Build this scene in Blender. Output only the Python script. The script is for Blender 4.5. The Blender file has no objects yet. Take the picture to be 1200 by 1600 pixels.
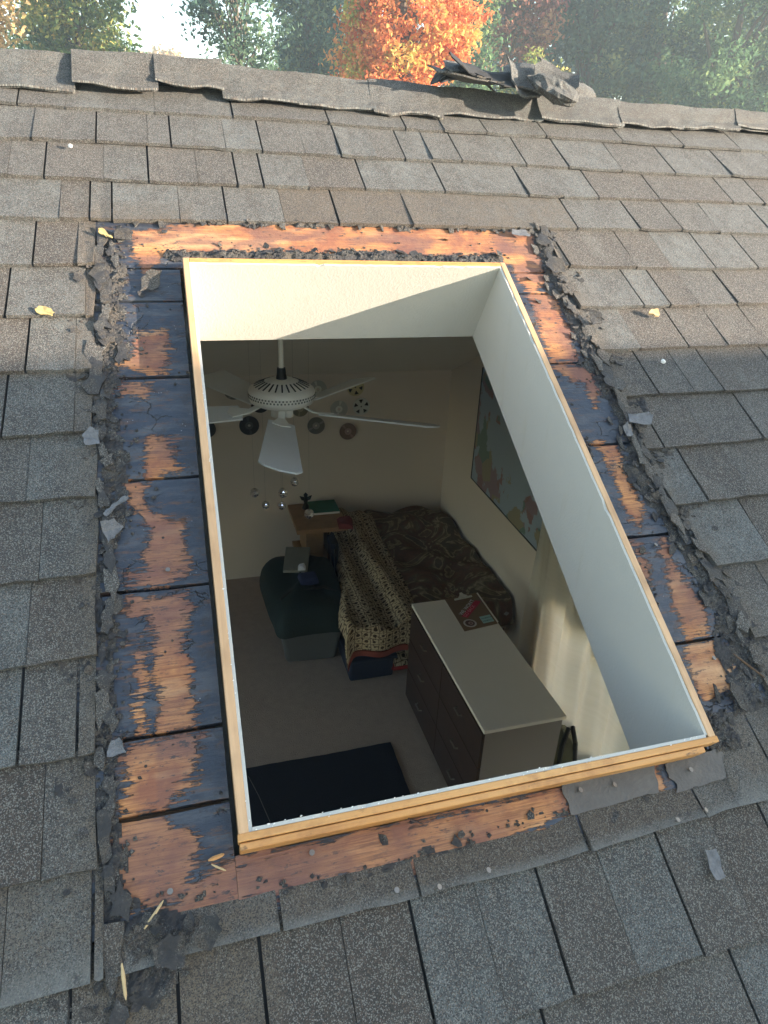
import bpy, math, random
import numpy as np
random.seed(7); rng = np.random.default_rng(11)
R = math.radians
scene = bpy.context.scene
C = scene.collection

# ------------------------------------------------------------------ camera, sky, sun, exposure
SL = 0.567204                                   # roof pitch (32.5 degrees)
cam_d = bpy.data.cameras.new('camera'); cam = bpy.data.objects.new('camera', cam_d); C.objects.link(cam)
cam_d.sensor_fit = 'VERTICAL'; cam_d.sensor_height = 24.0; cam_d.lens = 1061.83 * 24.0 / 1600.0
cam.location = (-0.03507, -0.60251, 0.72822)
cam.rotation_euler = (1.1184508, -0.0428421, -0.2801373)
cam_d.clip_start = 0.02; cam_d.clip_end = 3000
scene.camera = cam

SUN = np.array([1.0, -0.477, 0.191]); SUN = SUN / np.linalg.norm(SUN)
world = bpy.data.worlds.new('World'); scene.world = world; world.use_nodes = True
wn = world.node_tree.nodes; wl = world.node_tree.links; wn.clear()
sky = wn.new('ShaderNodeTexSky'); sky.sky_type = 'NISHITA'; sky.sun_disc = False
sky.sun_elevation = math.asin(SUN[2]); sky.sun_rotation = math.atan2(SUN[0], SUN[1])
sky.air_density = 1.0; sky.dust_density = 0.5; sky.ozone_density = 0.5
bg = wn.new('ShaderNodeBackground'); bg.inputs['Strength'].default_value = 0.11
wo = wn.new('ShaderNodeOutputWorld'); wl.new(sky.outputs[0], bg.inputs[0]); wl.new(bg.outputs[0], wo.inputs[0])
sl = bpy.data.lights.new('sun', 'SUN'); sl.energy = 4.3; sl.angle = R(0.35); sl.color = (1.0, 0.86, 0.68)
so = bpy.data.objects.new('sun', sl); C.objects.link(so)
from mathutils import Vector
so.rotation_euler = Vector(SUN).to_track_quat('Z', 'Y').to_euler(); so.location = (20, -10, 8)
scene.view_settings.view_transform = 'Standard'; scene.view_settings.look = 'None'
scene.view_settings.gamma = 1.0; scene.view_settings.use_curve_mapping = False
scene.view_settings.exposure = 2.72
HAZE = .0062
scene.cycles.max_bounces = 10; scene.cycles.diffuse_bounces = 6

# ------------------------------------------------------------------ helpers
cs, sn_ = math.cos(SL), math.sin(SL)
def RP(x, u, n=0.0):                             # roof coordinates (along ridge, up the slope, off the surface) to world
    return (x, u * cs - n * sn_, u * sn_ + n * cs)
def RPa(x, u, n): return np.stack([x, u * cs - n * sn_, u * sn_ + n * cs], -1)

def fbm(x, y, seed=0, octv=4, lac=2.0, gain=0.5):
    x = np.asarray(x, float); y = np.asarray(y, float)
    out = np.zeros(np.broadcast(x, y).shape); a = 1.0; tot = 0
    for o in range(octv):
        xi = np.floor(x).astype(int); yi = np.floor(y).astype(int); fx = x - xi; fy = y - yi
        fx = fx * fx * (3 - 2 * fx); fy = fy * fy * (3 - 2 * fy)
        def h(i, j):
            v = (i * 374761393 + j * 668265263 + (seed + o * 17) * 1442695041) & 0x7fffffff
            v = ((v ^ (v >> 13)) * 1274126177) & 0x7fffffff
            return ((v ^ (v >> 16)) & 0xffff) / 65535.0
        out = out + a * ((h(xi, yi) * (1 - fx) + h(xi + 1, yi) * fx) * (1 - fy) + (h(xi, yi + 1) * (1 - fx) + h(xi + 1, yi + 1) * fx) * fy)
        tot += a; a *= gain; x = x * lac + 3.1; y = y * lac + 7.7
    return out / tot

def link(name, me, mat=None, parent=None):
    o = bpy.data.objects.new(name, me); C.objects.link(o)
    if mat is not None and not me.materials: me.materials.append(mat)
    if parent is not None:
        o.parent = parent
    return o
def mesh(name, V, F, mat=None, parent=None, attrs=None, smooth=False, world=True):
    V = np.asarray(V, float)
    if parent is not None and world: V = V - np.array(off(parent))
    me = bpy.data.meshes.new(name)
    me.from_pydata(V.tolist(), [], [list(map(int, f)) for f in F] if not isinstance(F, np.ndarray) else F.tolist())
    if attrs:
        for k, a in attrs.items():
            a = np.asarray(a, float)
            if a.ndim == 2:
                at = me.attributes.new(k, 'FLOAT_VECTOR', 'POINT'); at.data.foreach_set('vector', a.ravel())
            else:
                at = me.attributes.new(k, 'FLOAT', 'POINT'); at.data.foreach_set('value', a)
    if smooth: me.shade_smooth()
    me.update()
    return link(name, me, mat, parent)
def off(o):
    v = np.array(o.location)
    while o.parent is not None:
        o = o.parent; v = v + np.array(o.location)
    return v
def tag(o, label=None, cat=None, group=None, kind=None):
    if label: o['label'] = label
    if cat: o['category'] = cat
    if group: o['group'] = group
    if kind: o['kind'] = kind
    return o
def thing(name, loc, label, cat, group=None):
    o = bpy.data.objects.new(name, None); C.objects.link(o); o.location = loc; o.empty_display_size = 0.05
    return tag(o, label, cat, group)
def quadbox(P):                                  # eight corners: 4 bottom, 4 top
    return P, [(3, 2, 1, 0), (4, 5, 6, 7), (0, 1, 5, 4), (1, 2, 6, 5), (2, 3, 7, 6), (3, 0, 4, 7)]
def box(x0, x1, y0, y1, z0, z1):
    return quadbox([(x0, y0, z0), (x1, y0, z0), (x1, y1, z0), (x0, y1, z0), (x0, y0, z1), (x1, y0, z1), (x1, y1, z1), (x0, y1, z1)])
def rbox(x0, x1, u0, u1, n0, n1):
    return quadbox([RP(x0, u0, n0), RP(x1, u0, n0), RP(x1, u1, n0), RP(x0, u1, n0), RP(x0, u0, n1), RP(x1, u0, n1), RP(x1, u1, n1), RP(x0, u1, n1)])
def join(parts):
    V = []; F = []
    for v, f in parts:
        b = len(V); V += [tuple(p) for p in v]; F += [tuple(i + b for i in q) for q in f]
    return V, F
def bevel(o, w, seg=2):
    m = o.modifiers.new('bevel', 'BEVEL'); m.width = w; m.segments = seg; m.limit_method = 'ANGLE'; return o
def tube(pts, rad, seg=8, cap=True):
    pts = [np.array(p, float) for p in pts]; n = len(pts)
    if not hasattr(rad, '__len__'): rad = [rad] * n
    V = []; F = []
    prev = None
    for i, p in enumerate(pts):
        d = pts[min(i + 1, n - 1)] - pts[max(i - 1, 0)]; d = d / (np.linalg.norm(d) + 1e-9)
        a = np.array([0, 0, 1.0]) if abs(d[2]) < .9 else np.array([1.0, 0, 0])
        if prev is not None: a = prev
        s = np.cross(d, a); s /= np.linalg.norm(s) + 1e-9; t = np.cross(s, d); prev = t
        for k in range(seg):
            th = 2 * math.pi * k / seg; V.append(p + rad[i] * (math.cos(th) * s + math.sin(th) * t))
    for i in range(n - 1):
        for k in range(seg):
            F.append((i * seg + k, i * seg + (k + 1) % seg, (i + 1) * seg + (k + 1) % seg, (i + 1) * seg + k))
    if cap: F.append(tuple(range(seg - 1, -1, -1))); F.append(tuple((n - 1) * seg + k for k in range(seg)))
    return V, F
def lathe(prof, c, seg=40):                      # profile (r, z) round the vertical through c
    V = []; F = []
    for r, z in prof:
        for k in range(seg):
            th = 2 * math.pi * k / seg; V.append((c[0] + r * math.cos(th), c[1] + r * math.sin(th), c[2] + z))
    for i in range(len(prof) - 1):
        for k in range(seg):
            F.append((i * seg + k, i * seg + (k + 1) % seg, (i + 1) * seg + (k + 1) % seg, (i + 1) * seg + k))
    return V, F

# ------------------------------------------------------------------ materials
class NT:
    def __init__(s, name):
        s.m = bpy.data.materials.new(name); s.m.use_nodes = True; s.t = s.m.node_tree; s.n = s.t.nodes; s.n.clear()
        s.out = s.n.new('ShaderNodeOutputMaterial'); s.b = s.n.new('ShaderNodeBsdfPrincipled'); s.l(s.b.outputs[0], s.out.inputs[0])
    def l(s, a, b): s.t.links.new(a, b)
    def set(s, inp, v):
        if hasattr(v, 'links') or isinstance(v, bpy.types.NodeSocket): s.l(v, inp)
        else: inp.default_value = v
    def attr(s, name, out='Vector'):
        n = s.n.new('ShaderNodeAttribute'); n.attribute_name = name; return n.outputs[out]
    def obj(s): return s.n.new('ShaderNodeTexCoord').outputs['Object']
    def map(s, v, scale=(1, 1, 1), loc=(0, 0, 0), rot=(0, 0, 0)):
        n = s.n.new('ShaderNodeMapping'); s.l(v, n.inputs[0]); n.inputs['Scale'].default_value = scale; n.inputs['Location'].default_value = loc; n.inputs['Rotation'].default_value = rot; return n.outputs[0]
    def noise(s, v, scale, detail=3, rough=.5, dist=0, out='Fac'):
        n = s.n.new('ShaderNodeTexNoise'); s.l(v, n.inputs['Vector']); n.inputs['Scale'].default_value = scale; n.inputs['Detail'].default_value = detail
        n.inputs['Roughness'].default_value = rough; n.inputs['Distortion'].default_value = dist; return n.outputs[out]
    def vor(s, v, scale, feat='F1', out='Distance', rand=1):
        n = s.n.new('ShaderNodeTexVoronoi'); n.feature = feat; s.l(v, n.inputs['Vector']); n.inputs['Scale'].default_value = scale; n.inputs['Randomness'].default_value = rand; return n.outputs[out]
    def ramp(s, f, stops, interp='LINEAR'):
        n = s.n.new('ShaderNodeValToRGB'); s.l(f, n.inputs[0]); r = n.color_ramp; r.interpolation = interp
        while len(r.elements) < len(stops): r.elements.new(.5)
        for e, (p, c) in zip(r.elements, stops):
            e.position = p; e.color = (c if hasattr(c, '__len__') else (c, c, c)) + (1,) if hasattr(c, '__len__') else (c, c, c, 1)
        return n.outputs[0]
    def math(s, op, a, b=0.0, clamp=False):
        n = s.n.new('ShaderNodeMath'); n.operation = op; n.use_clamp = clamp; s.set(n.inputs[0], a); s.set(n.inputs[1], b); return n.outputs[0]
    def mix(s, f, a, b, mode='MIX'):
        n = s.n.new('ShaderNodeMix'); n.data_type = 'RGBA'; n.blend_type = mode
        s.set(n.inputs[0], f); 
        for i, v in ((6, a), (7, b)):
            if isinstance(v, (tuple, list)): v = tuple(v) + (1,) if len(v) == 3 else v
            s.set(n.inputs[i], v)
        return n.outputs[2]
    def bump(s, h, strength=.5, dist=.01, normal=None):
        n = s.n.new('ShaderNodeBump'); s.l(h, n.inputs['Height']); n.inputs['Strength'].default_value = strength; n.inputs['Distance'].default_value = dist
        if normal is not None: s.l(normal, n.inputs['Normal'])
        return n.outputs[0]
    def fin(s, color=None, rough=None, normal=None, metal=None, spec=None, trans=None):
        b = s.b.inputs
        if color is not None: s.set(b['Base Color'], tuple(color) + (1,) if isinstance(color, (tuple, list)) and len(color) == 3 else color)
        if rough is not None: s.set(b['Roughness'], rough)
        if normal is not None: s.l(normal, b['Normal'])
        if metal is not None: s.set(b['Metallic'], metal)
        if spec is not None: s.set(b['Specular IOR Level'], spec)
        if trans is not None: s.set(b['Transmission Weight'], trans)
        return s.m
def plain(name, col, rough=.6, var=.12, scale=30, bump=.15, bdist=.002, metal=0, spec=.4):
    t = NT(name); v = t.obj(); n = t.noise(v, scale, 4, .6)
    c = t.mix(n, tuple(k * (1 - var) for k in col), tuple(min(1, k * (1 + var)) for k in col))
    n2 = t.noise(v, scale * 6, 2)
    return t.fin(c, t.math('ADD', t.math('MULTIPLY', n, .15), rough - .07), t.bump(n2, bump, bdist), metal, spec)

def granule_nodes(t, v, tone, worn=None):
    dv = t.n.new('ShaderNodeVectorMath'); dv.operation = 'ADD'; sc_ = t.n.new('ShaderNodeVectorMath'); sc_.operation = 'SCALE'; sc_.inputs['Scale'].default_value = .0016
    t.l(t.noise(v, 700, 1, .5, out='Color'), sc_.inputs[0]); t.l(v, dv.inputs[0]); t.l(sc_.outputs[0], dv.inputs[1]); vv = dv.outputs[0]
    g = t.vor(vv, 860, out='Color'); gs = t.n.new('ShaderNodeSeparateColor'); t.l(g, gs.inputs[0])
    g1 = t.noise(v, 1300, 2, .7); g2 = t.noise(v, 7, 5, .65); g3 = t.noise(v, 48, 4, .7)
    brown = t.mix(g2, (.052, .037, .028), (.120, .090, .070)); grey = t.mix(g2, (.110, .130, .134), (.215, .238, .242))
    base = t.mix(tone, brown, grey)
    base = t.mix(t.ramp(g3, [(.44, 0.0), (.68, .65)]), base, (.040, .036, .034))
    g4 = t.noise(t.map(v, (14, 7, 1)), 1.0, 5, .72); base = t.mix(t.ramp(g4, [(.40, .60), (.58, 0.0)]), base, (.036, .032, .030))
    g5 = t.noise(t.map(v, (9, 5, 1), (4, 9, 0)), 1.0, 4, .7); base = t.mix(t.ramp(g5, [(.55, 0.0), (.75, .45)]), base, (.24, .25, .235))
    c = t.mix(t.math('MULTIPLY', t.math('LESS_THAN', gs.outputs[0], .34), .80), base, (.018, .017, .018))
    c = t.mix(t.math('MULTIPLY', t.math('GREATER_THAN', gs.outputs[1], .79), .68), c, (.42, .40, .36))
    c = t.mix(t.math('MULTIPLY', t.math('GREATER_THAN', gs.outputs[2], .86), .6), c, (.20, .13, .09))
    c = t.mix(t.math('MULTIPLY', g1, .40), c, (.055, .05, .048))
    if worn is not None:
        wc = t.mix(g3, (.070, .052, .038), (.27, .205, .14)); wc = t.mix(t.math('LESS_THAN', gs.outputs[0], .4), wc, (.05, .04, .034)); c = t.mix(worn, c, wc)
    h = t.math('ADD', t.math('MULTIPLY', gs.outputs[2], .6), g1)
    return c, h
def mat_shingle():
    t = NT('asphalt_granules'); v = t.attr('pos'); tone = t.attr('tone', 'Fac'); worn = t.attr('worn', 'Fac')
    nz = t.noise(v, 34, 4, .7)
    w = t.math('MULTIPLY', worn, t.ramp(nz, [(.35, .3), (.6, 1.0)]))
    c, h = granule_nodes(t, v, tone, w)
    lt = t.attr('lite', 'Fac'); c = t.mix(t.math('MULTIPLY', lt, t.ramp(nz, [(.35, .15), (.55, .55)])), c, (.26, .27, .265))
    return t.fin(c, .74, t.bump(h, 1.0, .0028), spec=.6)
M_SH = mat_shingle()
def mat_debris():
    t = NT('tar_and_grit'); v = t.attr('pos'); m = t.noise(v, 26, 5, .65, .4)
    c, h = granule_nodes(t, v, t.noise(v, 12, 2), t.ramp(t.noise(v, 18, 3), [(.45, 0.0), (.70, .8)]))
    c = t.mix(.35, c, (.03, .026, .026))
    tar = t.mix(t.noise(v, 70, 3), (.018, .018, .022), (.06, .055, .056))
    k = t.ramp(m, [(.46, 0.0), (.56, 1.0)])
    c = t.mix(k, c, tar)
    h2 = t.math('ADD', t.math('MULTIPLY', h, .5), t.math('MULTIPLY', t.noise(v, 160, 4, .7), 1.2))
    return t.fin(c, t.mix(k, (.85,) * 3, (.5,) * 3), t.bump(h2, .9, .004), spec=.45)
M_DEB = mat_debris()
def mat_board():
    t = NT('sheathing_wood_with_tar'); v = t.attr('pos'); bare = t.attr('bare', 'Fac'); tone = t.attr('tone', 'Fac')
    gx = t.map(v, (6, 130, 1)); gr = t.noise(gx, 1.0, 5, .65, .6); gr2 = t.noise(t.map(v, (14, 420, 1)), 1.0, 3, .6)
    rag = t.noise(t.map(v, (16, 210, 1)), 1.0, 6, .78); rag2 = t.noise(v, 24, 5, .7)
    blot = t.noise(v, 16, 4, .6); 
    wood = t.mix(gr, (.31, .115, .035), (.68, .32, .125))
    wood = t.mix(t.ramp(gr2, [(.38, .75), (.56, 0.0)]), wood, (.17, .062, .025))
    wood = t.mix(t.ramp(blot, [(.40, 0.0), (.62, .85)]), wood, (.20, .070, .042))
    wood = t.mix(t.ramp(t.noise(t.map(v, (3, 11, 1)), 1.0, 4, .7), [(.52, 0.0), (.66, .6)]), wood, (.62, .37, .19))
    purple = t.mix(gr, (.070, .034, .034), (.20, .095, .075))
    wood = t.mix(tone, wood, purple)
    bits = t.ramp(t.noise(t.map(v, (38, 120, 1)), 1.0, 5, .8), [(.555, 0.0), (.60, .9)])
    wood = t.mix(t.math('MULTIPLY', bits, t.ramp(t.noise(v, 9, 3), [(.40, .25), (.60, 1.0)])), wood, (.045, .038, .042))
    holes = t.ramp(t.vor(v, 26), [(.0, 1.0), (.05, 1.0), (.065, 0.0)])
    wood = t.mix(holes, wood, (.02, .014, .012))
    d = t.math('ADD', bare, t.math('ADD', t.math('MULTIPLY', t.math('SUBTRACT', rag, .5), .085), t.math('MULTIPLY', t.math('SUBTRACT', rag2, .5), .060)))
    k = t.ramp(t.math('MULTIPLY_ADD', d, 1.0) if False else t.math('ADD', t.math('MULTIPLY', d, 60.0), .5), [(.40, 0.0), (.60, 1.0)])
    tn = t.noise(v, 22, 4, .6); 
    tar = t.mix(tn, (.017, .021, .032), (.042, .050, .070))
    tar = t.mix(t.ramp(t.noise(t.map(v, (9, 30, 1)), 1.0, 5, .7), [(.48, 0.0), (.62, .65)]), tar, (.085, .085, .092))
    tar = t.mix(t.ramp(t.noise(t.map(v, (16, 70, 1), (3, 5, 0)), 1.0, 5, .75), [(.54, 0.0), (.62, .75)]), tar, (.10, .052, .032))
    tar = t.mix(t.ramp(t.noise(v, 45, 4, .7), [(.56, 0.0), (.66, .7)]), tar, (.035, .028, .028))
    spec = t.ramp(t.vor(v, 120, out='Distance'), [(.0, 1.0), (.10, 1.0), (.13, 0.0)])
    pick = t.math('MULTIPLY', spec, t.ramp(t.noise(v, 35, 1), [(.60, 0.0), (.63, 1.0)]))
    tar = t.mix(t.math('MULTIPLY', pick, .7), tar, (.30, .29, .30))
    dv = t.n.new('ShaderNodeVectorMath'); dv.operation = 'ADD'; t.l(v, dv.inputs[0]); sc_ = t.n.new('ShaderNodeVectorMath'); sc_.operation = 'SCALE'; sc_.inputs['Scale'].default_value = .035; t.l(t.noise(v, 28, 4, .7, out='Color'), sc_.inputs[0]); t.l(sc_.outputs[0], dv.inputs[1])
    crack = t.ramp(t.vor(t.map(dv.outputs[0], (13, 30, 1)), 1.0, 'DISTANCE_TO_EDGE'), [(.0, 1.0), (.020, 0.0)])
    crack = t.math('MULTIPLY', crack, t.ramp(t.noise(v, 11, 2), [(.54, 0.0), (.60, 1.0)]))
    crack = t.math('MULTIPLY', crack, t.math('SUBTRACT', 1.0, k))
    tar = t.mix(crack, tar, (.006, .006, .008))
    col = t.mix(k, tar, wood)
    h = t.math('ADD', t.math('MULTIPLY', t.math('SUBTRACT', 1.0, k), 1.0), t.math('ADD', t.math('MULTIPLY', gr2, .35), t.math('MULTIPLY', t.noise(v, 120, 4, .7), .5)))
    h = t.math('SUBTRACT', h, crack)
    return t.fin(col, t.mix(k, t.mix(tn, (.18,) * 3, (.55,) * 3), (.75,) * 3), t.bump(h, .9, .0022), spec=.5)
M_BOARD = mat_board()
def mat_wood(name, a, b, sc=(3, 90, 90), rough=.55, knots=True):
    t = NT(name); v = t.obj(); g = t.noise(t.map(v, sc), 1.0, 4, .6, .5); n = t.noise(v, 14, 3)
    c = t.mix(g, a, b); c = t.mix(t.ramp(n, [(.5, 0.0), (.75, .45)]), c, tuple(k * .55 for k in a))
    return t.fin(c, rough, t.bump(g, .35, .0015))
def mat_curb():
    t = NT('curb_pine'); v = t.obj(); g = t.noise(t.map(v, (5, 170, 170)), 1.0, 5, .65, .8); g2 = t.noise(t.map(v, (2, 40, 40)), 1.0, 3); n = t.noise(v, 18, 4, .7); k = t.noise(t.map(v, (22, 60, 60)), 1.0, 4, .75)
    c = t.mix(g, (.36, .14, .038), (.70, .35, .11)); c = t.mix(t.ramp(g2, [(.4, .0), (.7, .45)]), c, (.76, .45, .19))
    c = t.mix(t.ramp(n, [(.50, 0.0), (.70, .6)]), c, (.30, .12, .04)); c = t.mix(t.ramp(k, [(.62, 0.0), (.70, .8)]), c, (.10, .05, .03))
    return t.fin(c, .6, t.bump(g, .5, .0015))
M_CURB = mat_curb()
M_CURBS = mat_wood('curb_pine_side', (.42, .22, .10), (.72, .46, .26), (160, 5, 5))
def mat_dry():
    t = NT('painted_drywall'); v = t.obj(); n = t.noise(v, 3.5, 5, .6); n2 = t.noise(t.map(v, (30, 30, 4)), 1.0, 4, .7); o = t.noise(v, 190, 3, .6)
    c = t.mix(n, (.435, .412, .372), (.49, .468, .425)); c = t.mix(t.ramp(n2, [(.60, 0.0), (.72, .35)]), c, (.42, .38, .31))
    return t.fin(c, .7, t.bump(t.math('ADD', o, t.math('MULTIPLY', n2, .8)), .45, .0016))
M_DRY = mat_dry()
M_PAPER = plain('drywall_edge', (.80, .77, .72), .9, .12, 60, .8, .004)
M_WALL = plain('room_wall_paint', (.70, .62, .535), .85, .04, 3, .1, .001)
M_CEIL = plain('ceiling_paint', (.80, .76, .69), .9, .04, 5, .1, .001)
M_CARPET = plain('beige_carpet', (.42, .33, .27), .95, .18, 25, .8, .006)
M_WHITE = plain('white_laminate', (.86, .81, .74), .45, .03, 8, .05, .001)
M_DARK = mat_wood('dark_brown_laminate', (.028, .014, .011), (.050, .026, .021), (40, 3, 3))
M_FELT = plain('roofing_felt', (.022, .021, .022), .85, .3, 20, .5, .002)
M_SLAB = plain('dark_timber', (.10, .06, .035), .9, .3, 20, .5, .003)  # dark brown timber for the roof slab and one stick
M_FLASH = plain('aged_metal_flake', (.15, .15, .16), .55, .8, 90, .9, .003, .25)
M_ZINC = plain('zinc_nail', (.22, .20, .185), .55, .3, 200, .4, .001, .8)
M_STICK = plain('pale_dry_splinter', (.48, .34, .18), .8, .25, 90, .5, .001)
M_LEAFDRY = plain('dry_yellow_leaf', (.50, .37, .16), .75, .25, 80, .6, .002)
M_STONE = plain('white_pebble', (.75, .73, .70), .7, .1, 200, .6, .001)
M_FAN = plain('fan_white_enamel', (.82, .79, .73), .4, .05, 20, .05, .001)
M_BLADE = plain('fan_blade_white', (.76, .76, .75), .45, .05, 20, .1, .001)
M_BLACK = plain('black_plastic', (.012, .012, .014), .5, .2, 30, .1, .001)

# ------------------------------------------------------------------ ROOF STRUCTURE
# opening in the roof: x 0..0.675, u 0..1.052
OX, OU = 0.675, 1.0524
XL, XR, UB, UR = -2.6, 2.36, -2.3, 1.80
slabs = []
n0, n1 = -.075, -.058
for a in ((XL, -.034, UB, UR), (OX + .034, XR, UB, UR), (-.034, OX + .034, OU + .034, UR), (-.034, OX + .034, UB, -.034)):
    slabs.append(rbox(a[0], a[1], a[2], a[3], n0, n1))
# far side of the gable
ry, rz = RP(0, UR, -.058)[1:]
slabs.append(quadbox([(XL, ry, rz - .02), (XR, ry, rz - .02), (XR, 4.95, -.42), (XL, 4.95, -.42), (XL, ry, rz), (XR, ry, rz), (XR, 4.95, -.40), (XL, 4.95, -.40)]))
V, F = join(slabs)
roof = mesh('roof', V, F, M_SLAB); tag(roof, kind='structure')
V, F = join([rbox(XL, -.20, UB, UR, -.0435, -.0425), rbox(.90, XR, UB, UR, -.0435, -.0425), rbox(-.20, .90, 1.255, UR, -.0435, -.0425), rbox(-.20, .90, UB, -.085, -.0435, -.0425)])
mesh('roofing_felt', V, F, M_FELT, roof)

POLY = {
'top':[(-0.115,1.197),(0.01,1.232),(0.294,1.24),(0.607,1.24),(0.852,1.23),(0.853,1.143),(0.81,1.073),(0.78,1.015),(0.747,1.015),(0.735,1.10),(0.714,1.125),(0.573,1.135),(0.282,1.13),(0.045,1.13),(-0.047,1.135),(-0.087,1.061),(-0.113,1.119)],
'L2':[(-0.111,0.899),(-0.057,0.907),(-0.062,0.792),(-0.087,0.79),(-0.118,0.81),(-0.153,0.819),(-0.158,0.835),(-0.119,0.85)],
'L3':[(-0.158,0.788),(-0.094,0.765),(-0.1,0.737),(-0.143,0.749)],
'L4':[(-0.103,0.653),(-0.056,0.643),(-0.065,0.623),(-0.056,0.569),(-0.102,0.562),(-0.116,0.571),(-0.11,0.606),(-0.106,0.626)],
'L5':[(-0.142,0.56),(-0.105,0.553),(-0.117,0.505),(-0.133,0.512)],
'L6':[(-0.114,0.507),(-0.1,0.491),(-0.056,0.474),(-0.05,0.456),(-0.057,0.41),(-0.052,0.387),(-0.063,0.366),(-0.105,0.358),(-0.141,0.37),(-0.145,0.392),(-0.111,0.394),(-0.112,0.462)],
'L7':[(-0.146,0.35),(-0.059,0.349),(-0.054,0.322),(-0.065,0.287),(-0.069,0.263),(-0.059,0.223),(-0.061,0.186),(-0.055,0.149),(-0.106,0.14),(-0.108,0.184),(-0.109,0.269),(-0.111,0.319),(-0.147,0.334)],
'L8':[(-0.139,0.278),(-0.122,0.261),(-0.119,0.223),(-0.126,0.152),(-0.135,0.145),(-0.136,0.225)],
'L9':[(-0.155,0.136),(-0.056,0.14),(-0.053,0.123),(-0.065,0.075),(-0.094,0.06),(-0.099,0.049),(-0.157,0.045),(-0.152,0.09)],
'L10':[(-0.164,0.039),(-0.11,0.047),(-0.088,0.024),(-0.066,0.005),(-0.068,-0.017),(-0.077,-0.041),(-0.056,-0.063),(-0.151,-0.06),(-0.173,-0.038),(-0.169,0.003)],
'bot':[(-0.056,-0.029),(0.44,-0.024),(0.45,-0.059),(0.299,-0.085),(-0.04,-0.085),(-0.12,-0.078),(-0.062,-0.04)],
'bot2':[(0.571,-0.02),(0.606,-0.018),(0.599,-0.051),(0.58,-0.059)],
'R2':[(0.744,1.02),(0.817,1.02),(0.812,0.922),(0.798,0.804),(0.732,0.797),(0.734,0.864),(0.739,0.923)],
'R3':[(0.729,0.788),(0.82,0.781),(0.807,0.712),(0.782,0.669),(0.784,0.731),(0.75,0.741)],
'R4':[(0.736,0.575),(0.786,0.572),(0.789,0.498),(0.778,0.41),(0.753,0.37),(0.744,0.427),(0.749,0.471),(0.754,0.531)],
'R5':[(0.79,0.355),(0.804,0.354),(0.8,0.311),(0.802,0.233),(0.809,0.183),(0.789,0.156),(0.749,0.156),(0.747,0.216),(0.769,0.288)],
'R5b':[(0.726,0.357),(0.742,0.355),(0.736,0.299),(0.729,0.255),(0.719,0.262)],
'R6':[(0.733,0.149),(0.804,0.148),(0.817,0.1),(0.824,0.066),(0.773,0.069),(0.731,0.059),(0.729,0.092)],
}
def sdf(px, pu):                                 # signed distance to the union of bare patches (positive inside)
    best = np.full(px.shape, -1.0)
    for P in POLY.values():
        P = np.array(P); d2 = np.full(px.shape, 1e9); ins = np.zeros(px.shape, bool)
        for i in range(len(P)):
            a = P[i]; b = P[(i + 1) % len(P)]; e = b - a
            t = np.clip(((px - a[0]) * e[0] + (pu - a[1]) * e[1]) / (e @ e + 1e-12), 0, 1)
            d2 = np.minimum(d2, (px - a[0] - t * e[0]) ** 2 + (pu - a[1] - t * e[1]) ** 2)
            c = ((a[1] > pu) != (b[1] > pu)); xx = a[0] + (pu - a[1]) * e[0] / (e[1] if abs(e[1]) > 1e-9 else 1e-9)
            ins ^= c & (px < xx)
        d = np.sqrt(d2); best = np.maximum(best, np.where(ins, d, -d))
    return best
def board(x0, x1, u0, u1, seed, warp=.003):
    st = .006; nx = max(2, int((x1 - x0) / st) + 1); nu = max(2, int((u1 - u0) / st) + 1)
    xs = np.linspace(x0, x1, nx); us = np.linspace(u0, u1, nu); X, U = np.meshgrid(xs, us)
    n = -.040 + (fbm(X * 9, U * 9, seed, 3) - .5) * .0015
    edge = np.minimum(np.minimum(U - u0, u1 - U), .004) / .004; n = n - (1 - edge) * .0012
    wob = (fbm(X * 22, X * 0 + seed, seed + 5, 3) - .5) * warp
    Uw = U + np.where(U == us[0], wob, 0) + np.where(U == us[-1], wob[::-1] * .6, 0)
    top = RPa(X, Uw, n).reshape(-1, 3)
    b = sdf(X.ravel(), U.ravel())
    # tone: how dark and purple the old wood is
    tone = np.clip((fbm(X * 6, U * 14, seed + 9, 4) - .42) * 3, 0, .65).ravel()
    xr, ur = X.ravel(), U.ravel()
    tone = np.where((ur < -.02) & (xr > -.05), np.clip(.85 - (xr + .05) * 1.5, .12, .9) + (fbm(xr * 20, ur * 20, 3, 3) - .5) * .6, tone)
    tone = np.where((ur > .05) & (ur < .145) & (xr < 0), np.clip(tone + .35 * (xr > -.11), 0, .8), tone)
    tone = np.where(ur > 1.05, np.clip((fbm(xr * 12, ur * 30, 77, 4) - .46) * 4.5, 0, .7), tone)
    tone = np.clip(tone, 0, 1)
    F = []
    idx = np.arange(nx * nu).reshape(nu, nx)
    q = np.stack([idx[:-1, :-1], idx[:-1, 1:], idx[1:, 1:], idx[1:, :-1]], -1).reshape(-1, 4)
    F = q.tolist()
    # rim
    rim = list(idx[0, :]) + list(idx[1:, -1]) + list(idx[-1, -2::-1]) + list(idx[-2:0:-1, 0])
    base = len(top); low = []
    for i in rim:
        low.append(RP(xr[i], ur[i] + (0), -.057))
    V = np.vstack([top, np.array(low)]); m = len(rim)
    for k in range(m): F.append((rim[k], base + k, base + (k + 1) % m, rim[(k + 1) % m]))
    pos = np.stack([np.r_[xr, xr[rim]] + seed * .37, np.r_[ur, ur[rim]] + seed * .61, np.r_[n.ravel(), np.full(m, -.057)]], -1)
    mesh('sheathing_board', V, F, M_BOARD, roof, {'pos': pos, 'bare': np.r_[b, b[rim] - .01], 'tone': np.r_[tone, tone[rim]]})
BL, BR = -.0240, .699
seamL = [-.085, .0435, .1425, .361, .563, .7875, .988, 1.085]
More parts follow.
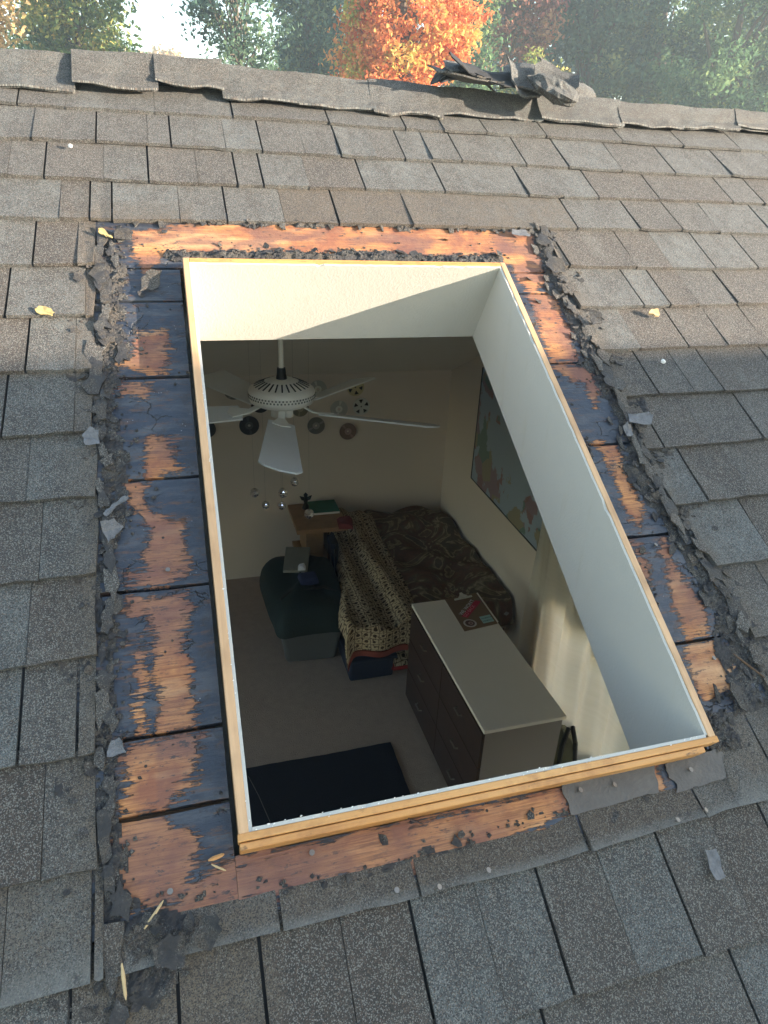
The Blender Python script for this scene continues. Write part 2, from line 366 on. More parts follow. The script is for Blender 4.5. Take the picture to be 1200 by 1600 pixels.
for i in range(len(seamL) - 1): board(-.25, BL, seamL[i] + .0030, seamL[i + 1] - .0030, i + 1, .004)
seamR = [-.02, .1535, .361, .573, .7935, 1.0125, 1.085]
for i in range(len(seamR) - 1): board(BR, .93, seamR[i] + .0030, seamR[i + 1] - .0030, i + 20, .004)
board(-.25, .93, 1.0872, 1.275, 40); board(-.0235, .93, -.095, -.0245, 41, .006)

# ---- shingles
CUTL = np.array([(-0.189, 1.4), (-0.189, 1.219), (-0.187, 1.082), (-0.187, 0.932), (-0.189, 0.798), (-0.189, 0.656), (-0.185, 0.519), (-0.183, 0.383), (-0.187, 0.263), (-0.185, 0.127), (-0.182, 0.005), (-0.173, -0.163)])
CUTR = np.array([(0.885, 1.4), (0.878, 1.296), (0.859, 1.1), (0.855, 0.956), (0.856, 0.819), (0.854, 0.65), (0.836, 0.444), (0.86, 0.355), (0.870, 0.279), (0.872, 0.184), (0.871, 0.09), (.80, .06), (.745, .05), (.735, -.10)])
def cutl(u): return float(np.interp(-u, -CUTL[:, 1], CUTL[:, 0]))
def cutr(u): return float(np.interp(-u, -CUTR[:, 1], CUTR[:, 0]))
BUTT_L = [1.645, 1.505, 1.363, 1.226, 1.081, .938, .804, .660, .530, .393, .260, .128, -.005, -.125, -.265, -.405]
BUTT_R = [1.657, 1.512, 1.379, 1.244, 1.098, .960, .822, .688, .553, .416, .280, .144, .012, -.100, -.262, -.402]
def butt(k, x):
    a, b = BUTT_L[k], BUTT_R[k]; t = (x + .3) / 1.3
    return a + (b - a) * min(max(t, -.6), 1.9) + .0025 * math.sin(x * 7 + k * 2.1)
ROW = {
0:[(-0.25,0),(-0.048,0),(0.14,1),(0.388,1),(0.599,1),(0.711,0),(0.839,1),(1.027,1),(1.281,1),(1.496,1),(1.711,1)],
1:[(-0.316,0),(-0.183,1),(-0.069,0),(-0.017,1),(0.11,0),(0.197,1),(0.303,0),(0.394,1),(0.488,0),(0.565,1),(0.641,0),(0.723,1),(0.836,0),(0.914,1),(1.043,1),(1.215,1),(1.394,1),(1.596,1)],
2:[(-0.359,0),(-0.288,1),(-0.168,0),(-0.073,1),(0.035,0),(0.123,1),(0.183,1),(0.292,0),(0.43,1),(0.639,1),(0.872,1),(0.977,0),(1.084,1),(1.279,1),(1.529,1)],
3:[(-0.254,0),(-0.196,1),(-0.152,1),(-0.013,0),(0.087,1),(.215,0),(.34,1),(.52,0),(.66,0),(.80,0),(0.965,1),(1.152,1),(1.285,1),(1.408,1)],
4:[(-0.299,1),(-0.218,0),(0.885,1),(1.074,1),(1.18,0),(1.312,1)],
5:[(-0.339,1),(-0.203,0),(1.028,1),(1.104,1),(1.19,0),(1.306,1)],
6:[(-0.299,1),(-0.219,0),(.96,0),(1.089,1),(1.2,0),(1.312,1)],
7:[(-0.328,1),(-0.219,0),(0.941,1),(1.033,0),(1.111,1)],
8:[(-0.286,0),(0.888,1),(1.0,0),(1.139,1)],
9:[(-0.263,0),(0.922,1),(1.03,0)],
10:[(-0.274,0),(1.0,1)],
11:[(-0.279,1),(-0.209,1),(.96,0)],
12:[(-0.247,0),(.85,1),(.98,0)],
13:[(-.19,1),(0.023,1),(0.2,1),(0.448,1),(0.642,1),(.79,1)],
14:[(-.10,1),(-.005,1),(0.095,0),(0.185,1),(0.275,0),(0.365,1),(.46,0),(0.557,1),(.65,0),(.74,1)],
15:[(-.2,1),(-.06,0),(.05,1),(.2,0),(.32,1),(.49,0),(.60,1),(.71,0)],
}
def shingle_geo(x0, x1, k, ytop, thick, lift, seed, clip=None, u_lo=None, far=False):
    nx = max(2, min(5, int((x1 - x0) / .035) + 1)) + 1
    V = []; pos = []
    r = random.Random(seed)
    ox, ou = r.random() * 9, r.random() * 9
    curl = (r.random() ** 2 - .2) * .0045
    for j, f in enumerate((0, .5, 1.0) if k != 13 else (0, .30, 1.0)):
        for i in range(nx):
            t = i / (nx - 1); x = x0 + (x1 - x0) * t
            ub = butt(k, x) if u_lo is None else u_lo
            ut = ytop(x)
            u = ub + (ut - ub) * f
            if j == 0 and not far: u += (r.random() - .5) * .0035
            if clip is not None: x = clip(x, u, i, nx)
            n = -.0305 + lift + (-.0400 + .0305 - lift * .8) * f + (curl * (1 - f) * (abs(t - .5) * 2) ** 2 if not far else 0) + (r.random() - .5) * .0006
            if j == 1: n -= .0007
            V.append((x, u, n)); pos.append((x + ox, u + ou, n))
    m = len(V)
    low = [(x, u, max(-.0423, n - thick)) for x, u, n in V]
    pos2 = [(x + ox, u + ou + .003, n) for x, u, n in low]
    A = V + low; F = []
    for j in range(2):
        for i in range(nx - 1):
            a = j * nx + i; F.append((a, a + 1, a + nx + 1, a + nx))
    for i in range(nx - 1): F.append((i + 1, i, m + i, m + i + 1))
    for j in range(2):
        a = j * nx; F.append((a, a + nx, m + a + nx, m + a)); b = j * nx + nx - 1; F.append((b + nx, b, m + b, m + b + nx))
    return [RP(*p) for p in A], F, pos + pos2
tone_of = random.Random(5)
def shingle_piece(x0, x1, k, strongL, strongR, worn=0., clip=None, ytop=None, tone=None, u_lo=None):
    if x1 - x0 < .012: return
    g0 = .0024 if strongL else .0005; g1 = .0020 if strongR else .0004
    if ytop is None: ytop = (lambda x: butt(k - 1, x) + .022) if k > 0 else (lambda x: 1.785)
    th = .0075 + (tone_of.random() < .4) * .002
    lift = tone_of.uniform(-.0005, .0022)
    sd = int(tone_of.random() * 1e6)
    V, F, pos = shingle_geo(x0 + g0, x1 - g1, k, ytop, th, lift, sd, clip, u_lo)
    if tone is None:
        tone = tone_of.choice([0, .08, .25, .45, .7, .85, 1])
        if k <= 1: tone = .5 + tone * .5
    n = len(V)
    px_ = np.array([p[0] for p in V]); pu_ = np.array([p[1] for p in V]) / cs
    w_ = np.clip(1 - (np.array([cutl(u) for u in pu_]) - px_) / .05, 0, 1) * (pu_ < 1.3) * (pu_ > -.2) * (px_ < 0)
    w2 = np.clip(1 - (px_ - np.array([cutr(u) for u in pu_])) / .05, 0, 1) * (pu_ < 1.3) * (pu_ > .0) * (px_ > .7)
    nx_ = n // 6; li = np.zeros(n)
    if k == 13: li[:nx_] = 1.0; li[n // 2:n // 2 + nx_] = 1.0
    return mesh('shingle', V, F, M_SH, roof, {'pos': pos, 'tone': np.full(n, tone), 'worn': np.maximum(worn, .8 * np.maximum(w_, w2)), 'lite': li})
XA, XB = -.62, 2.10
cnt = 0
for k in range(16):
    J = list(ROW[k]); rr = random.Random(100 + k)
    while J[0][0] > XA: J.insert(0, (J[0][0] - rr.uniform(.09, .19), rr.choice([1, 1, 0])))
    while J[-1][0] < XB: J.append((J[-1][0] + rr.uniform(.09, .21), rr.choice([1, 1, 0])))
    J[0] = (XA, 1); J = [j for j in J if j[0] < XB - .04] + [(XB, 1)]
    for (a, sa), (b, sb) in zip(J, J[1:]):
        worn = 0.
        if k == 3 and b > .25 and a < .9: worn = .6
        if k == 13: worn = .55
        if k in (11, 12) and a > .7: worn = .55
        um = butt(k, (a + b) / 2) + .07
        if 4 <= k <= 12:                          # these courses are cut away round the opening
            cl, cr = cutl(um), cutr(um)
            if k == 12 and a > .6: cr = .72
            if a < cl and b > cr + .02:
                shingle_piece(cr, b, k, 0, sb, worn, clip=lambda x, u, i, nx: (x if i > 0 else cutr(u) + (fbm(u * 30, 9., 3, 2) - .5) * .016)); cnt += 1
            if a < cl:
                if b > cl - .012:
                    shingle_piece(a, cl, k, sa, 0, worn, clip=lambda x, u, i, nx: (x if i < nx - 1 else cutl(u) + (fbm(u * 30, 0., 3, 2) - .5) * .012)); cnt += 1
                else: shingle_piece(a, b, k, sa, sb, worn); cnt += 1
            elif b > cr:
                if a < cr + .012:
                    if b - cr > .02: shingle_piece(max(cr, a) if a > cr else cr, b, k, 0, sb, worn, clip=lambda x, u, i, nx: (x if i > 0 else max(cutr(u), .70 if u < .1 else 0) + (fbm(u * 30, 9., 3, 2) - .5) * .016)); cnt += 1
                else: shingle_piece(a, b, k, sa, sb, worn); cnt += 1
        elif k == 13 and b > -.19:
            shingle_piece(max(a, -.172), b, k, sa, sb, worn, ytop=(lambda x: (-.072 + (x > .44) * .012 if x < .72 else .03))); cnt += 1
            if a < -.172: shingle_piece(a, -.178, k, sa, 0, 0.)
        elif k == 3:
            shingle_piece(a, b, k, sa, sb, worn, clip=None); cnt += 1
        else:
            shingle_piece(a, b, k, sa, sb, worn); cnt += 1
print('shingles', cnt)
# the rest of the slope beyond the close pieces: one joined part
AV, AF, AP, AT = [], [], [], []
rr = random.Random(77)
def add_far(x0, x1, k, ub, ut):
    V = []; pos = []
    ox, ou = rr.random() * 9, rr.random() * 9
    for (x, u, n) in ((x0, ub, -.031), (x1, ub, -.031), (x1, ut, -.040), (x0, ut, -.040), (x0, ub, -.038), (x1, ub, -.038)):
        V.append(RP(x, u, n)); pos.append((x + ox, u + ou, n))
    b = len(AV); AV.extend(V); AP.extend(pos); AT.extend([rr.choice([.15, .35, .6, .8, .95])] * 6)
    AF.extend([(b, b + 1, b + 2, b + 3), (b + 1, b, b + 4, b + 5)])
for k in range(30):
    ub = BUTT_L[k] if k < 16 else BUTT_L[15] - .14 * (k - 15)
    ut = (BUTT_L[k - 1] if k and k <= 16 else (1.785 if k == 0 else ub + .14)) + .02
    if ub < UB: break
    for lo, hi in (((XL, XA), (XB, XR)) if k < 16 else ((XL, XR),)):
        x = lo
        while x < hi - .02:
            w = min(rr.uniform(.09, .2), hi - x); add_far(x + .002, x + w - .002, k, ub, ut); x += w
    # and down the far slope
for k in range(24):
    y0 = 4.93 - k * .14; x = XL
    if y0 < 1.6: break
    zf = lambda y: (rz + .012) + (-.40 + .012 - rz - .012) * (y - ry) / (4.95 - ry)
    while x < XR - .02:
        w = min(rr.uniform(.12, .3), XR - x); b = len(AV)
        for (xx, yy, dz) in ((x + .002, y0, .012), (x + w - .002, y0, .012), (x + w - .002, y0 - .16, .003), (x + .002, y0 - .16, .003), (x + .002, y0, .004), (x + w - .002, y0, .004)):
            AV.append((xx, yy, zf(yy) + dz)); AP.append((xx, yy, 0)); AT.append(.5)
        AF.extend([(b + 3, b + 2, b + 1, b), (b, b + 1, b + 5, b + 4)]); x += w
o = mesh('shingle_field', AV, AF, M_SH, roof, {'pos': AP, 'tone': AT, 'worn': [0.] * len(AV)}); o['kind'] = 'stuff'

# ---- ridge caps: bent sheets straddling the ridge, each over the last
CAPS = [(-.95, -.70, 1.71, .0, 0), (-.70, -.46, 1.70, .004, 0), (-.46, -.228, 1.704, .002, 0), (-.232, -.034, 1.712, .024, 1), (-.040, .128, 1.738, .030, 1), (.122, .325, 1.716, .012, 0), (.318, .528, 1.714, .006, 1),
        (.520, .722, 1.708, .008, 0), (.715, .95, 1.728, .004, 1), (.945, 1.04, 1.735, .000, 0), (1.03, 1.315, 1.733, .012, 1), (1.305, 1.53, 1.740, .010, 1), (1.52, 1.75, 1.752, .014, 0), (1.74, 2.0, 1.765, .020, 1), (1.99, 2.36, 1.76, .016, 0)]
def ridge_cap(i, x0, x1, ul, lift, dbl):
    V = []; pos = []; nx = 5; r = random.Random(i * 3 + 1)
    prof = []
    layers = 2 + dbl
    parts_V, parts_F, P = [], [], []
    for ly in range(layers):
        d = -.0050 * ly; inset = .012 * ly * (r.random() + .3)
        A = []
        st = [(0.0), .35, .8, 1.0, 1.2, 1.6]
        for a in range(nx):
            t = a / (nx - 1); x = x0 + (x1 - x0) * t + (inset if a == 0 else -inset * .3 if a == nx - 1 else 0)
            wob = .0025 * math.sin(x * 31 + i) + .002 * math.sin(x * 83 + i * 2)
            slope_l = lift * (1 - .45 * t if dbl else .6 + .4 * t)
            for s in (0, 1, 2, 3, 4):
                if s < 3:
                    f = (0, .42, .80)[s]; u = ul + inset * .5 + (1.80 - ul) * f + wob * (1 - f)
                    n = -.023 + .024 * f * f + slope_l * .75 * (1 - .15 * f) + d + .004 * math.sin(x * 40 + s + i) * (1 - f)
                    p = RP(x, u, n)
                elif s == 3:
                    b = RP(x, 1.80, 0); p = (x, b[1] + .004, b[2] + .008 + lift * .62 + d + .003 * math.sin(x * 23 + i))
                else:
                    b = RP(x, 1.80, 0); p = (x, b[1] + .13, b[2] - .050 + lift * .3 + d)
                A.append(p); P.append((x + i * .7, s * .05 + i * 1.3, d))
        b0 = len(parts_V); m = 5
        th = np.array([0, 0, -.0045])
        parts_V += A; parts_V += [tuple(np.array(p) + th) for p in A]; P += P[-len(A):]
        N = len(A)
        for a in range(nx - 1):
            for s in range(4):
                q = b0 + a * m + s; parts_F.append((q, q + m, q + m + 1, q + 1)); parts_F.append((q + N, q + N + 1, q + N + m + 1, q + N + m))
            q = b0 + a * m; parts_F.append((q, q + N, q + N + m, q + m))
        for s in range(4):
            q = b0 + s; parts_F.append((q, q + 1, q + N + 1, q + N)); q = b0 + (nx - 1) * m + s; parts_F.append((q, q + N, q + N + 1, q + 1))
    tone = r.choice([.7, .85, 1.0])
    return mesh('ridge_shingle', parts_V, parts_F, M_SH, roof, {'pos': P, 'tone': np.full(len(parts_V), tone), 'worn': np.zeros(len(parts_V))})
for i, c in enumerate(CAPS): ridge_cap(i, *c)
mesh('ridge_board', *quadbox([(XL, 1.46, .84), (XR, 1.46, .84), (XR, 1.58, .84), (XL, 1.58, .84), (XL, 1.515, .905), (XR, 1.515, .90), (XR, 1.53, .90), (XL, 1.53, .90)]), M_FELT, roof)

# ---- tar, grit and torn shingle crumbs around the opening (uncountable)
st = .0034
xs = np.arange(-.235, .91, st); us = np.arange(-.235, 1.275, st); X, U = np.meshgrid(xs, us)
def band(v, c, w): return np.clip(1 - np.abs(v - c) / w, 0, 1)
def rng_(v, a, b, s=.03): return np.clip((v - a) / s, 0, 1) * np.clip((b - v) / s, 0, 1)
wx = (fbm(X * 14, U * 14, 31, 3) - .5) * .05; wu = (fbm(X * 14, U * 14, 57, 3) - .5) * .05
Xw, Uw = X + wx, U + wu
cx = np.interp(U, CUTR[::-1, 1], CUTR[::-1, 0])
m = .75 * band(Xw, -.172, .030) * rng_(U, -.19, 1.24)
m = np.maximum(m, .74 * band(Xw, -.150, .06) * rng_(U, .80, 1.22))
m = np.maximum(m, .8 * band(Xw, -.158, .035) * rng_(U, .42, .84))
m = np.maximum(m, 1.0 * band(Xw, cx - .022, .045) * rng_(U, .03, 1.27))
m = np.maximum(m, .62 * np.clip((Xw - np.interp(U, [0, .2, .45, .62, .8, 1.05, 1.2], [.74, .80, .79, .79, .83, .86, .86])) / .02, 0, 1) * rng_(U, .0, 1.25))
m = np.maximum(m, .52 * np.clip((-.158 + .018 * np.sin(U * 9) - Xw) / .02, 0, 1) * rng_(U, -.2, 1.24))
m = np.maximum(m, (.75 + .55 * fbm(X * 9, U * 3, 88, 3)) * band(U + wu * .7, 1.128, .034) * rng_(X, -.07, .74))
m = np.maximum(m, .9 * band(Uw, 1.243, .018) * rng_(X, -.19, .87))
m = np.maximum(m, .55 * band(Xw, .712, .016) * rng_(U, .1, 1.05))
m = np.maximum(m, 1.0 * band(Uw, -.09, .045) * rng_(X, -.19, -.06))
m = np.maximum(m, 1.0 * rng_(Xw, -.17, -.08) * rng_(Uw, -.18, -.075))
m = np.maximum(m, .55 * band(Uw, -.066, .014) * rng_(X, -.1, .75))
m = np.maximum(m, .9 * rng_(Xw, .69, .78) * rng_(Uw, -.06, .06))
m = m * (1 - .9 * rng_(X, .45, .71, .01) * rng_(U, -.085, -.02, .01))
rdg = 1 - np.abs(2 * fbm(X * 50, U * 50, 5, 4) - 1); lump = fbm(X * 95, U * 95, 9, 3); fine = fbm(X * 260, U * 260, 13, 2)
hh = m * (.22 + .75 * rdg * lump + .34 * fine) - .30
N = -.0402 + np.clip(hh, -.05, .55) * .015
clod = np.clip(fbm(X * 30, U * 30, 71, 2) - .62, 0, 1) * np.clip(m, 0, 1)
N = N + clod * .02
keep = (N > -.0401) & ~((X > -.021) & (X < .694) & (U > -.021) & (U < 1.068))
idx = np.arange(X.size).reshape(X.shape)
kq = keep[:-1, :-1] & keep[1:, :-1] & keep[:-1, 1:] & keep[1:, 1:]
q = np.stack([idx[:-1, :-1][kq], idx[:-1, 1:][kq], idx[1:, 1:][kq], idx[1:, :-1][kq]], -1)
used = np.unique(q); rm = np.full(X.size, -1); rm[used] = np.arange(len(used))
Vd = RPa(X.ravel(), U.ravel(), N.ravel())[used]; posd = np.stack([X.ravel(), U.ravel(), N.ravel()], -1)[used]
o = mesh('tar_and_grit', Vd, rm[q], M_DEB, roof, {'pos': posd}); o['kind'] = 'stuff'
# loose crumbs
def crumbs(name, pts, mat, smin, smax, parent=roof):
    V = []; F = []; P = []
    for (x, u, n) in pts:
        s = random.uniform(smin, smax); k = len(V); ang = random.random() * 6.28
        for j in range(6):
            a = [(1, 0, 0), (-1, 0, 0), (0, 1, 0), (0, -1, 0), (0, 0, 1), (0, 0, -1)][j]
            sc = s * random.uniform(.5, 1.2); ca, sa = math.cos(ang), math.sin(ang)
            V.append(RP(x + (a[0] * ca - a[1] * sa) * sc, u + (a[0] * sa + a[1] * ca) * sc, n + a[2] * sc * .6)); P.append((x, u, n + j * .002))
        F += [(k + a, k + b, k + c) for a, b, c in ((0, 2, 4), (2, 1, 4), (1, 3, 4), (3, 0, 4), (2, 0, 5), (1, 2, 5), (3, 1, 5), (0, 3, 5))]
    o = mesh(name, V, F, mat, parent, {'pos': P}); o['kind'] = 'stuff'; return o
pts = []
for _ in range(60000):
    if len(pts) > 3200: break
    x, u = random.uniform(-.22, .92), random.uniform(-.2, 1.26)
    i, j = int((u + .235) / st), int((x + .235) / st)
    if i >= X.shape[0] or j >= X.shape[1]: continue
    if -.021 < x < .694 and -.021 < u < 1.068: continue
    if random.random() < m[i, j] * .9 + .015: pts.append((x, u, max(float(N[i, j]), -.040) + .001))
crumbs('grit_crumbs', pts, M_DEB, .0012, .0045)
V = []; F = []; P = []; r = random.Random(44)
for (x, u, n) in pts[::9]:
    k = len(V); q = r.randint(5, 8); s_ = r.uniform(.003, .011); tx, ty = r.uniform(-.5, .5), r.uniform(-.5, .5)
    for a in range(q):
        th = 6.283 * a / q; rr_ = s_ * r.uniform(.4, 1.2); dx, du = rr_ * math.cos(th), rr_ * math.sin(th)
        for d in (0, -.0010): V.append(RP(x + dx, u + du, n + .003 + dx * tx + du * ty + d)); P.append((x + dx, u + du, k))
    F.append(tuple(k + 2 * a for a in range(q))); F.append(tuple(k + 2 * a + 1 for a in range(q - 1, -1, -1)))
    for a in range(q): b = (a + 1) % q; F.append((k + 2 * a, k + 2 * a + 1, k + 2 * b + 1, k + 2 * b))
mesh('torn_tar_bits', V, F, M_DEB, roof, {'pos': P})['kind'] = 'stuff'

# strips of old grey flashing left along the lower edge
M_STRIP = plain('grey_felt_strip', (.105, .093, .085), .7, .45, 30, .8, .002)
for x0, x1, sd in ((.438, .585, 1), (.618, .745, 2)):
    V = []; F = []; nx_, nu_ = 26, 9; P = []
    for j in range(nu_):
        for i in range(nx_):
            a, b = i / (nx_ - 1), j / (nu_ - 1); x = x0 + (x1 - x0) * a; u = -.066 + .006 * a + .042 * b
            if j in (0, nu_ - 1): u += (float(fbm(x * 60, sd * 3., 4, 3)) - .5) * .006
            if i in (0, nx_ - 1): x += (float(fbm(u * 90, sd * 7., 4, 3)) - .5) * .014 + (.012 * b if i else -.0)
            n = -.0375 + .0018 * float(fbm(x * 40, u * 40, sd, 3)); V.append(RP(x, u, n)); P.append((x, u, n))
    for j in range(nu_ - 1):
        for i in range(nx_ - 1): q = j * nx_ + i; F.append((q, q + 1, q + nx_ + 1, q + nx_))
    o = mesh('flashing_strip', V, F, M_STRIP, roof); md = o.modifiers.new('t', 'SOLIDIFY'); md.thickness = .0015
# ragged shards of the cut shingle layers, one by one
r = random.Random(61)
def shard(x, u, n, s_, seed, flat=1., pd=.4):
    r2 = random.Random(seed * 31 + 5); q = r2.randint(8, 12); tx, ty = r2.uniform(-.22, .22) * flat, r2.uniform(-.18, .18) * flat; a0 = r2.random(); V = []; P = []; ex_ = r2.uniform(.35, .9); rads = [r2.uniform(.45, 1.25) for _ in range(q)]
    for d in (0, -.0024):
        for a in range(q):
            th = 6.283 * (a + a0) / q; rr_ = s_ * rads[a]; dx, du = rr_ * math.cos(th) * ex_, rr_ * math.sin(th) * 1.3
            V.append(RP(x + dx, u + du, max(n + dx * tx + du * ty, -.0395) + d)); P.append((x + dx + seed, u + du, d))
        V.append(RP(x, u, n + .001 + d)); P.append((x + seed, u, d))
    F = []
    for a in range(q): b = (a + 1) % q; F += [(a, b, q), (q + 1 + b, q + 1 + a, 2 * q + 1), (a, q + 1 + a, q + 1 + b, b)]
    mesh('torn_shingle', V, F, M_SH if r2.random() > pd else M_DEB, roof, {'pos': P, 'tone': [r2.choice([.1, .4, .8])] * len(V), 'worn': [.5 * r2.random()] * len(V)})
k = 0
for u in np.arange(-.16, 1.2, .036):
    k += 1; shard(cutl(u) + r.uniform(.0, .022), float(u) + r.uniform(-.01, .01), -.033 + r.uniform(0, .003), r.uniform(.012, .026), k, .35, .65)
    if u > .80 and k % 2: k += 1; shard(-.150 + r.uniform(-.02, .02), float(u), -.0345, r.uniform(.012, .024), k, .3, .6)
for u in np.arange(.06, 1.26, .027):
    k += 1; shard(cutr(u) - r.uniform(.0, .028), float(u) + r.uniform(-.01, .01), -.031 + r.uniform(0, .005), r.uniform(.012, .026), k)
    if r.random() < .5: k += 1; shard(cutr(u) - r.uniform(.03, .055), float(u), -.035, r.uniform(.008, .015), k)
for x in np.arange(-.12, .86, .055):
    k += 1; shard(float(x) + r.uniform(-.02, .02), 1.232 + r.uniform(-.004, .006), -.035, r.uniform(.007, .015), k)
# ------------------------------------------------------------------ SKYLIGHT CURB AND SHAFT
curb = thing('skylight_curb', RP(OX / 2, 0, -.05), 'bare pine curb framing the open skylight hole with white drywall shaft inside', 'skylight curb')
W_ = .0170; PW = .0046
def cpart(name, b, mat, bev=.0012):
    o = mesh(name, *b, mat, curb)
    if bev: bevel(o, bev, 2)
    return o
a = cpart('side_board', rbox(-W_, -PW, -W_ + .012, OU + W_, -.11, 0), M_CURBS)
cpart('side_board', rbox(OX + PW, OX + W_, -W_ + .012, OU + W_, -.11, 0), M_CURBS)
cpart('top_board', rbox(-PW, OX + PW, OU + PW, OU + W_, -.11, -.0003), M_CURB)
cpart('bottom_board', rbox(-.0186, OX + W_ + .002, -.0142, -PW, -.0300, 0.0003), M_CURB, .0014)
cpart('bottom_board', rbox(-.0170, OX - .008, -.0240, -.0150, -.11, -.0032), M_CURB, .0016)
# drywall lining (its raw paper edge shows as a ragged white line)
def lining(name, p0, p1, p2, p3, out, th=.0045):
    # p0-p1 top edge, p3-p2 bottom edge, out = outward direction
    P = [np.array(RP(*p)) for p in (p0, p1, p2, p3)]; o_ = np.array(RP(*out))
    ns = 60; V = []; r = random.Random(4); F = []
    for i in range(ns + 1):
        t = i / ns; a_ = P[0] + (P[1] - P[0]) * t; b_ = P[3] + (P[2] - P[3]) * t
        jag = np.array(RP(0, 0, -.0018 * r.random() - (.003 if r.random() < .06 else 0)))
        V += [a_ + jag, b_, a_ + jag * .6 + o_ * th, b_ + o_ * th]
    for i in range(ns):
        k = i * 4; F += [(k, k + 4, k + 5, k + 1), (k + 2, k + 3, k + 7, k + 6), (k, k + 2, k + 6, k + 4), (k + 1, k + 5, k + 7, k + 3)]
    F += [(0, 1, 3, 2), (ns * 4, ns * 4 + 2, ns * 4 + 3, ns * 4 + 1)]
    return mesh(name, V, F, M_DRY, curb)
D_ = -.2117
lining('shaft_wall', (0, OU, -.001), (OX, OU, -.001), (OX, OU, D_), (0, OU, D_), (0, 1, 0))
lining('shaft_wall', (OX, -.001, -.001), (OX, OU + .0045, -.001), (OX, OU + .0045, D_), (OX, -.001, D_), (1, 0, 0))
lining('shaft_wall', (0, OU + .0045, -.001), (0, -.0045, -.001), (0, -.0045, D_), (0, OU + .0045, D_), (-1, 0, 0))
lining('shaft_wall', (OX, 0, .0006), (0, 0, .0006), (0, 0, D_), (OX, 0, D_), (0, -1, 0))
# torn white paper fuzz along the lower lip
V = []; F = []; r = random.Random(12)
for i in range(70):
    x = r.uniform(0, OX) if i < 50 else -.004 + r.uniform(-.002, .002); u = r.uniform(-.006, .001) if i < 50 else r.uniform(0, OU)
    s = r.uniform(.0005, .0016); k = len(V)
    V += [RP(x - s, u, .0004), RP(x + s * 1.3, u + s * .5, .0008), RP(x, u + s, .0004 + s * .5), RP(x, u - s * .3, .0002 + s * .2)]; F += [(k, k + 1, k + 2), (k, k + 2, k + 3), (k, k + 3, k + 1), (k + 1, k + 3, k + 2)]
mesh('torn_paper', V, F, M_PAPER, curb)['kind'] = 'stuff'

# ------------------------------------------------------------------ HOUSE SHELL AND ROOM
ZF = -2.38; XW = 2.07; YB = 4.5; XLw = -2.2; YN = -1.7
def nearz(y, n): # height of a plane parallel to the roof at depth n
    return (y + n * sn_) * math.tan(SL) + n * cs
# ceiling: near slope with the shaft hole, then the far slope
cn = D_
def cs_quad(x0, x1, u0, u1): return rbox(x0, x1, u0, u1, cn, cn + .012)
ua = (YN) / cs; yr_u = 1.80 - .02
V, F = join([cs_quad(XLw - .1, -.0045, -2.2, 1.70), cs_quad(OX + .0045, XW + .1, -2.2, 1.70), cs_quad(-.0045, OX + .0045, OU + .0045, 1.70), cs_quad(-.0045, OX + .0045, -2.2, -.0045)])
rc = RP(0, 1.70, cn)
far_c = quadbox([(XLw - .1, rc[1], rc[2]), (XW + .1, rc[1], rc[2]), (XW + .1, 4.6, -.67), (XLw - .1, 4.6, -.67), (XLw - .1, rc[1], rc[2] + .012), (XW + .1, rc[1], rc[2] + .012), (XW + .1, 4.6, -.658), (XLw - .1, 4.6, -.658)])
V2, F2 = join([(V, F), far_c])
tag(mesh('room_ceiling', V2, F2, M_CEIL), kind='structure')
tag(mesh('room_floor', *box(XLw - .1, XW + .15, YN - .1, YB + .15, ZF - .1, ZF), M_CARPET), kind='structure')
tag(mesh('back_wall', *box(XLw - .1, XW + .13, YB, YB + .12, ZF - .6, -.55), M_WALL), kind='structure')
fz = nearz(YN, -.08) - .02
tag(mesh('front_wall', *join([box(XLw - .1, -1.6, YN - .12, YN, ZF - .6, fz), box(1.4, XW + .13, YN - .12, YN, ZF - .6, fz), box(-1.6, 1.4, YN - .12, YN, ZF - .6, -2.25), box(-1.6, 1.4, YN - .12, YN, -1.40, fz)]), M_WALL), kind='structure')
# gable walls, the right one with a low window, the left with an added one
def gable(x0, x1, name, win=None):
    prof = [(YN - .1, ZF - .6), (YB + .1, ZF - .6), (YB + .1, -.50), (1.53, .84), (YN - .1, nearz(YN - .1, -.10))]
    if win is None:
        V = [(x0, y, z) for y, z in prof] + [(x1, y, z) for y, z in prof]; n = len(prof)
        F = [tuple(range(n)), tuple(range(2 * n - 1, n - 1, -1))] + [(i, i + n, (i + 1) % n + n, (i + 1) % n) for i in range(n)]
        return tag(mesh(name, V, F, M_WALL), kind='structure')
    y0, y1, z0, z1 = win
    def roofz(y): return min(.84 + (y - 1.53) * (.84 - nearz(YN - .1, -.10)) / (1.53 - YN + .1) if y < 1.53 else .84 + (y - 1.53) * (-.50 - .84) / (YB + .1 - 1.53), 9)
    def pr(pts):
        n = len(pts); return [(x0, y, z) for y, z in pts] + [(x1, y, z) for y, z in pts], [tuple(range(n)), tuple(range(2 * n - 1, n - 1, -1))] + [(i, i + n, (i + 1) % n + n, (i + 1) % n) for i in range(n)]
    parts = [pr([(YN - .1, ZF - .6), (y0, ZF - .6), (y0, roofz(y0)), (YN - .1, roofz(YN - .1))]),
             pr([(y0, ZF - .6), (y1, ZF - .6), (y1, z0), (y0, z0)]),
             pr([(y0, z1), (y1, z1), (y1, roofz(y1)), (1.53, .84), (y0, roofz(y0))]),
             pr([(y1, ZF - .6), (YB + .1, ZF - .6), (YB + .1, roofz(YB + .1)), (y1, roofz(y1))])]
    return tag(mesh(name, *join(parts), M_WALL), kind='structure')
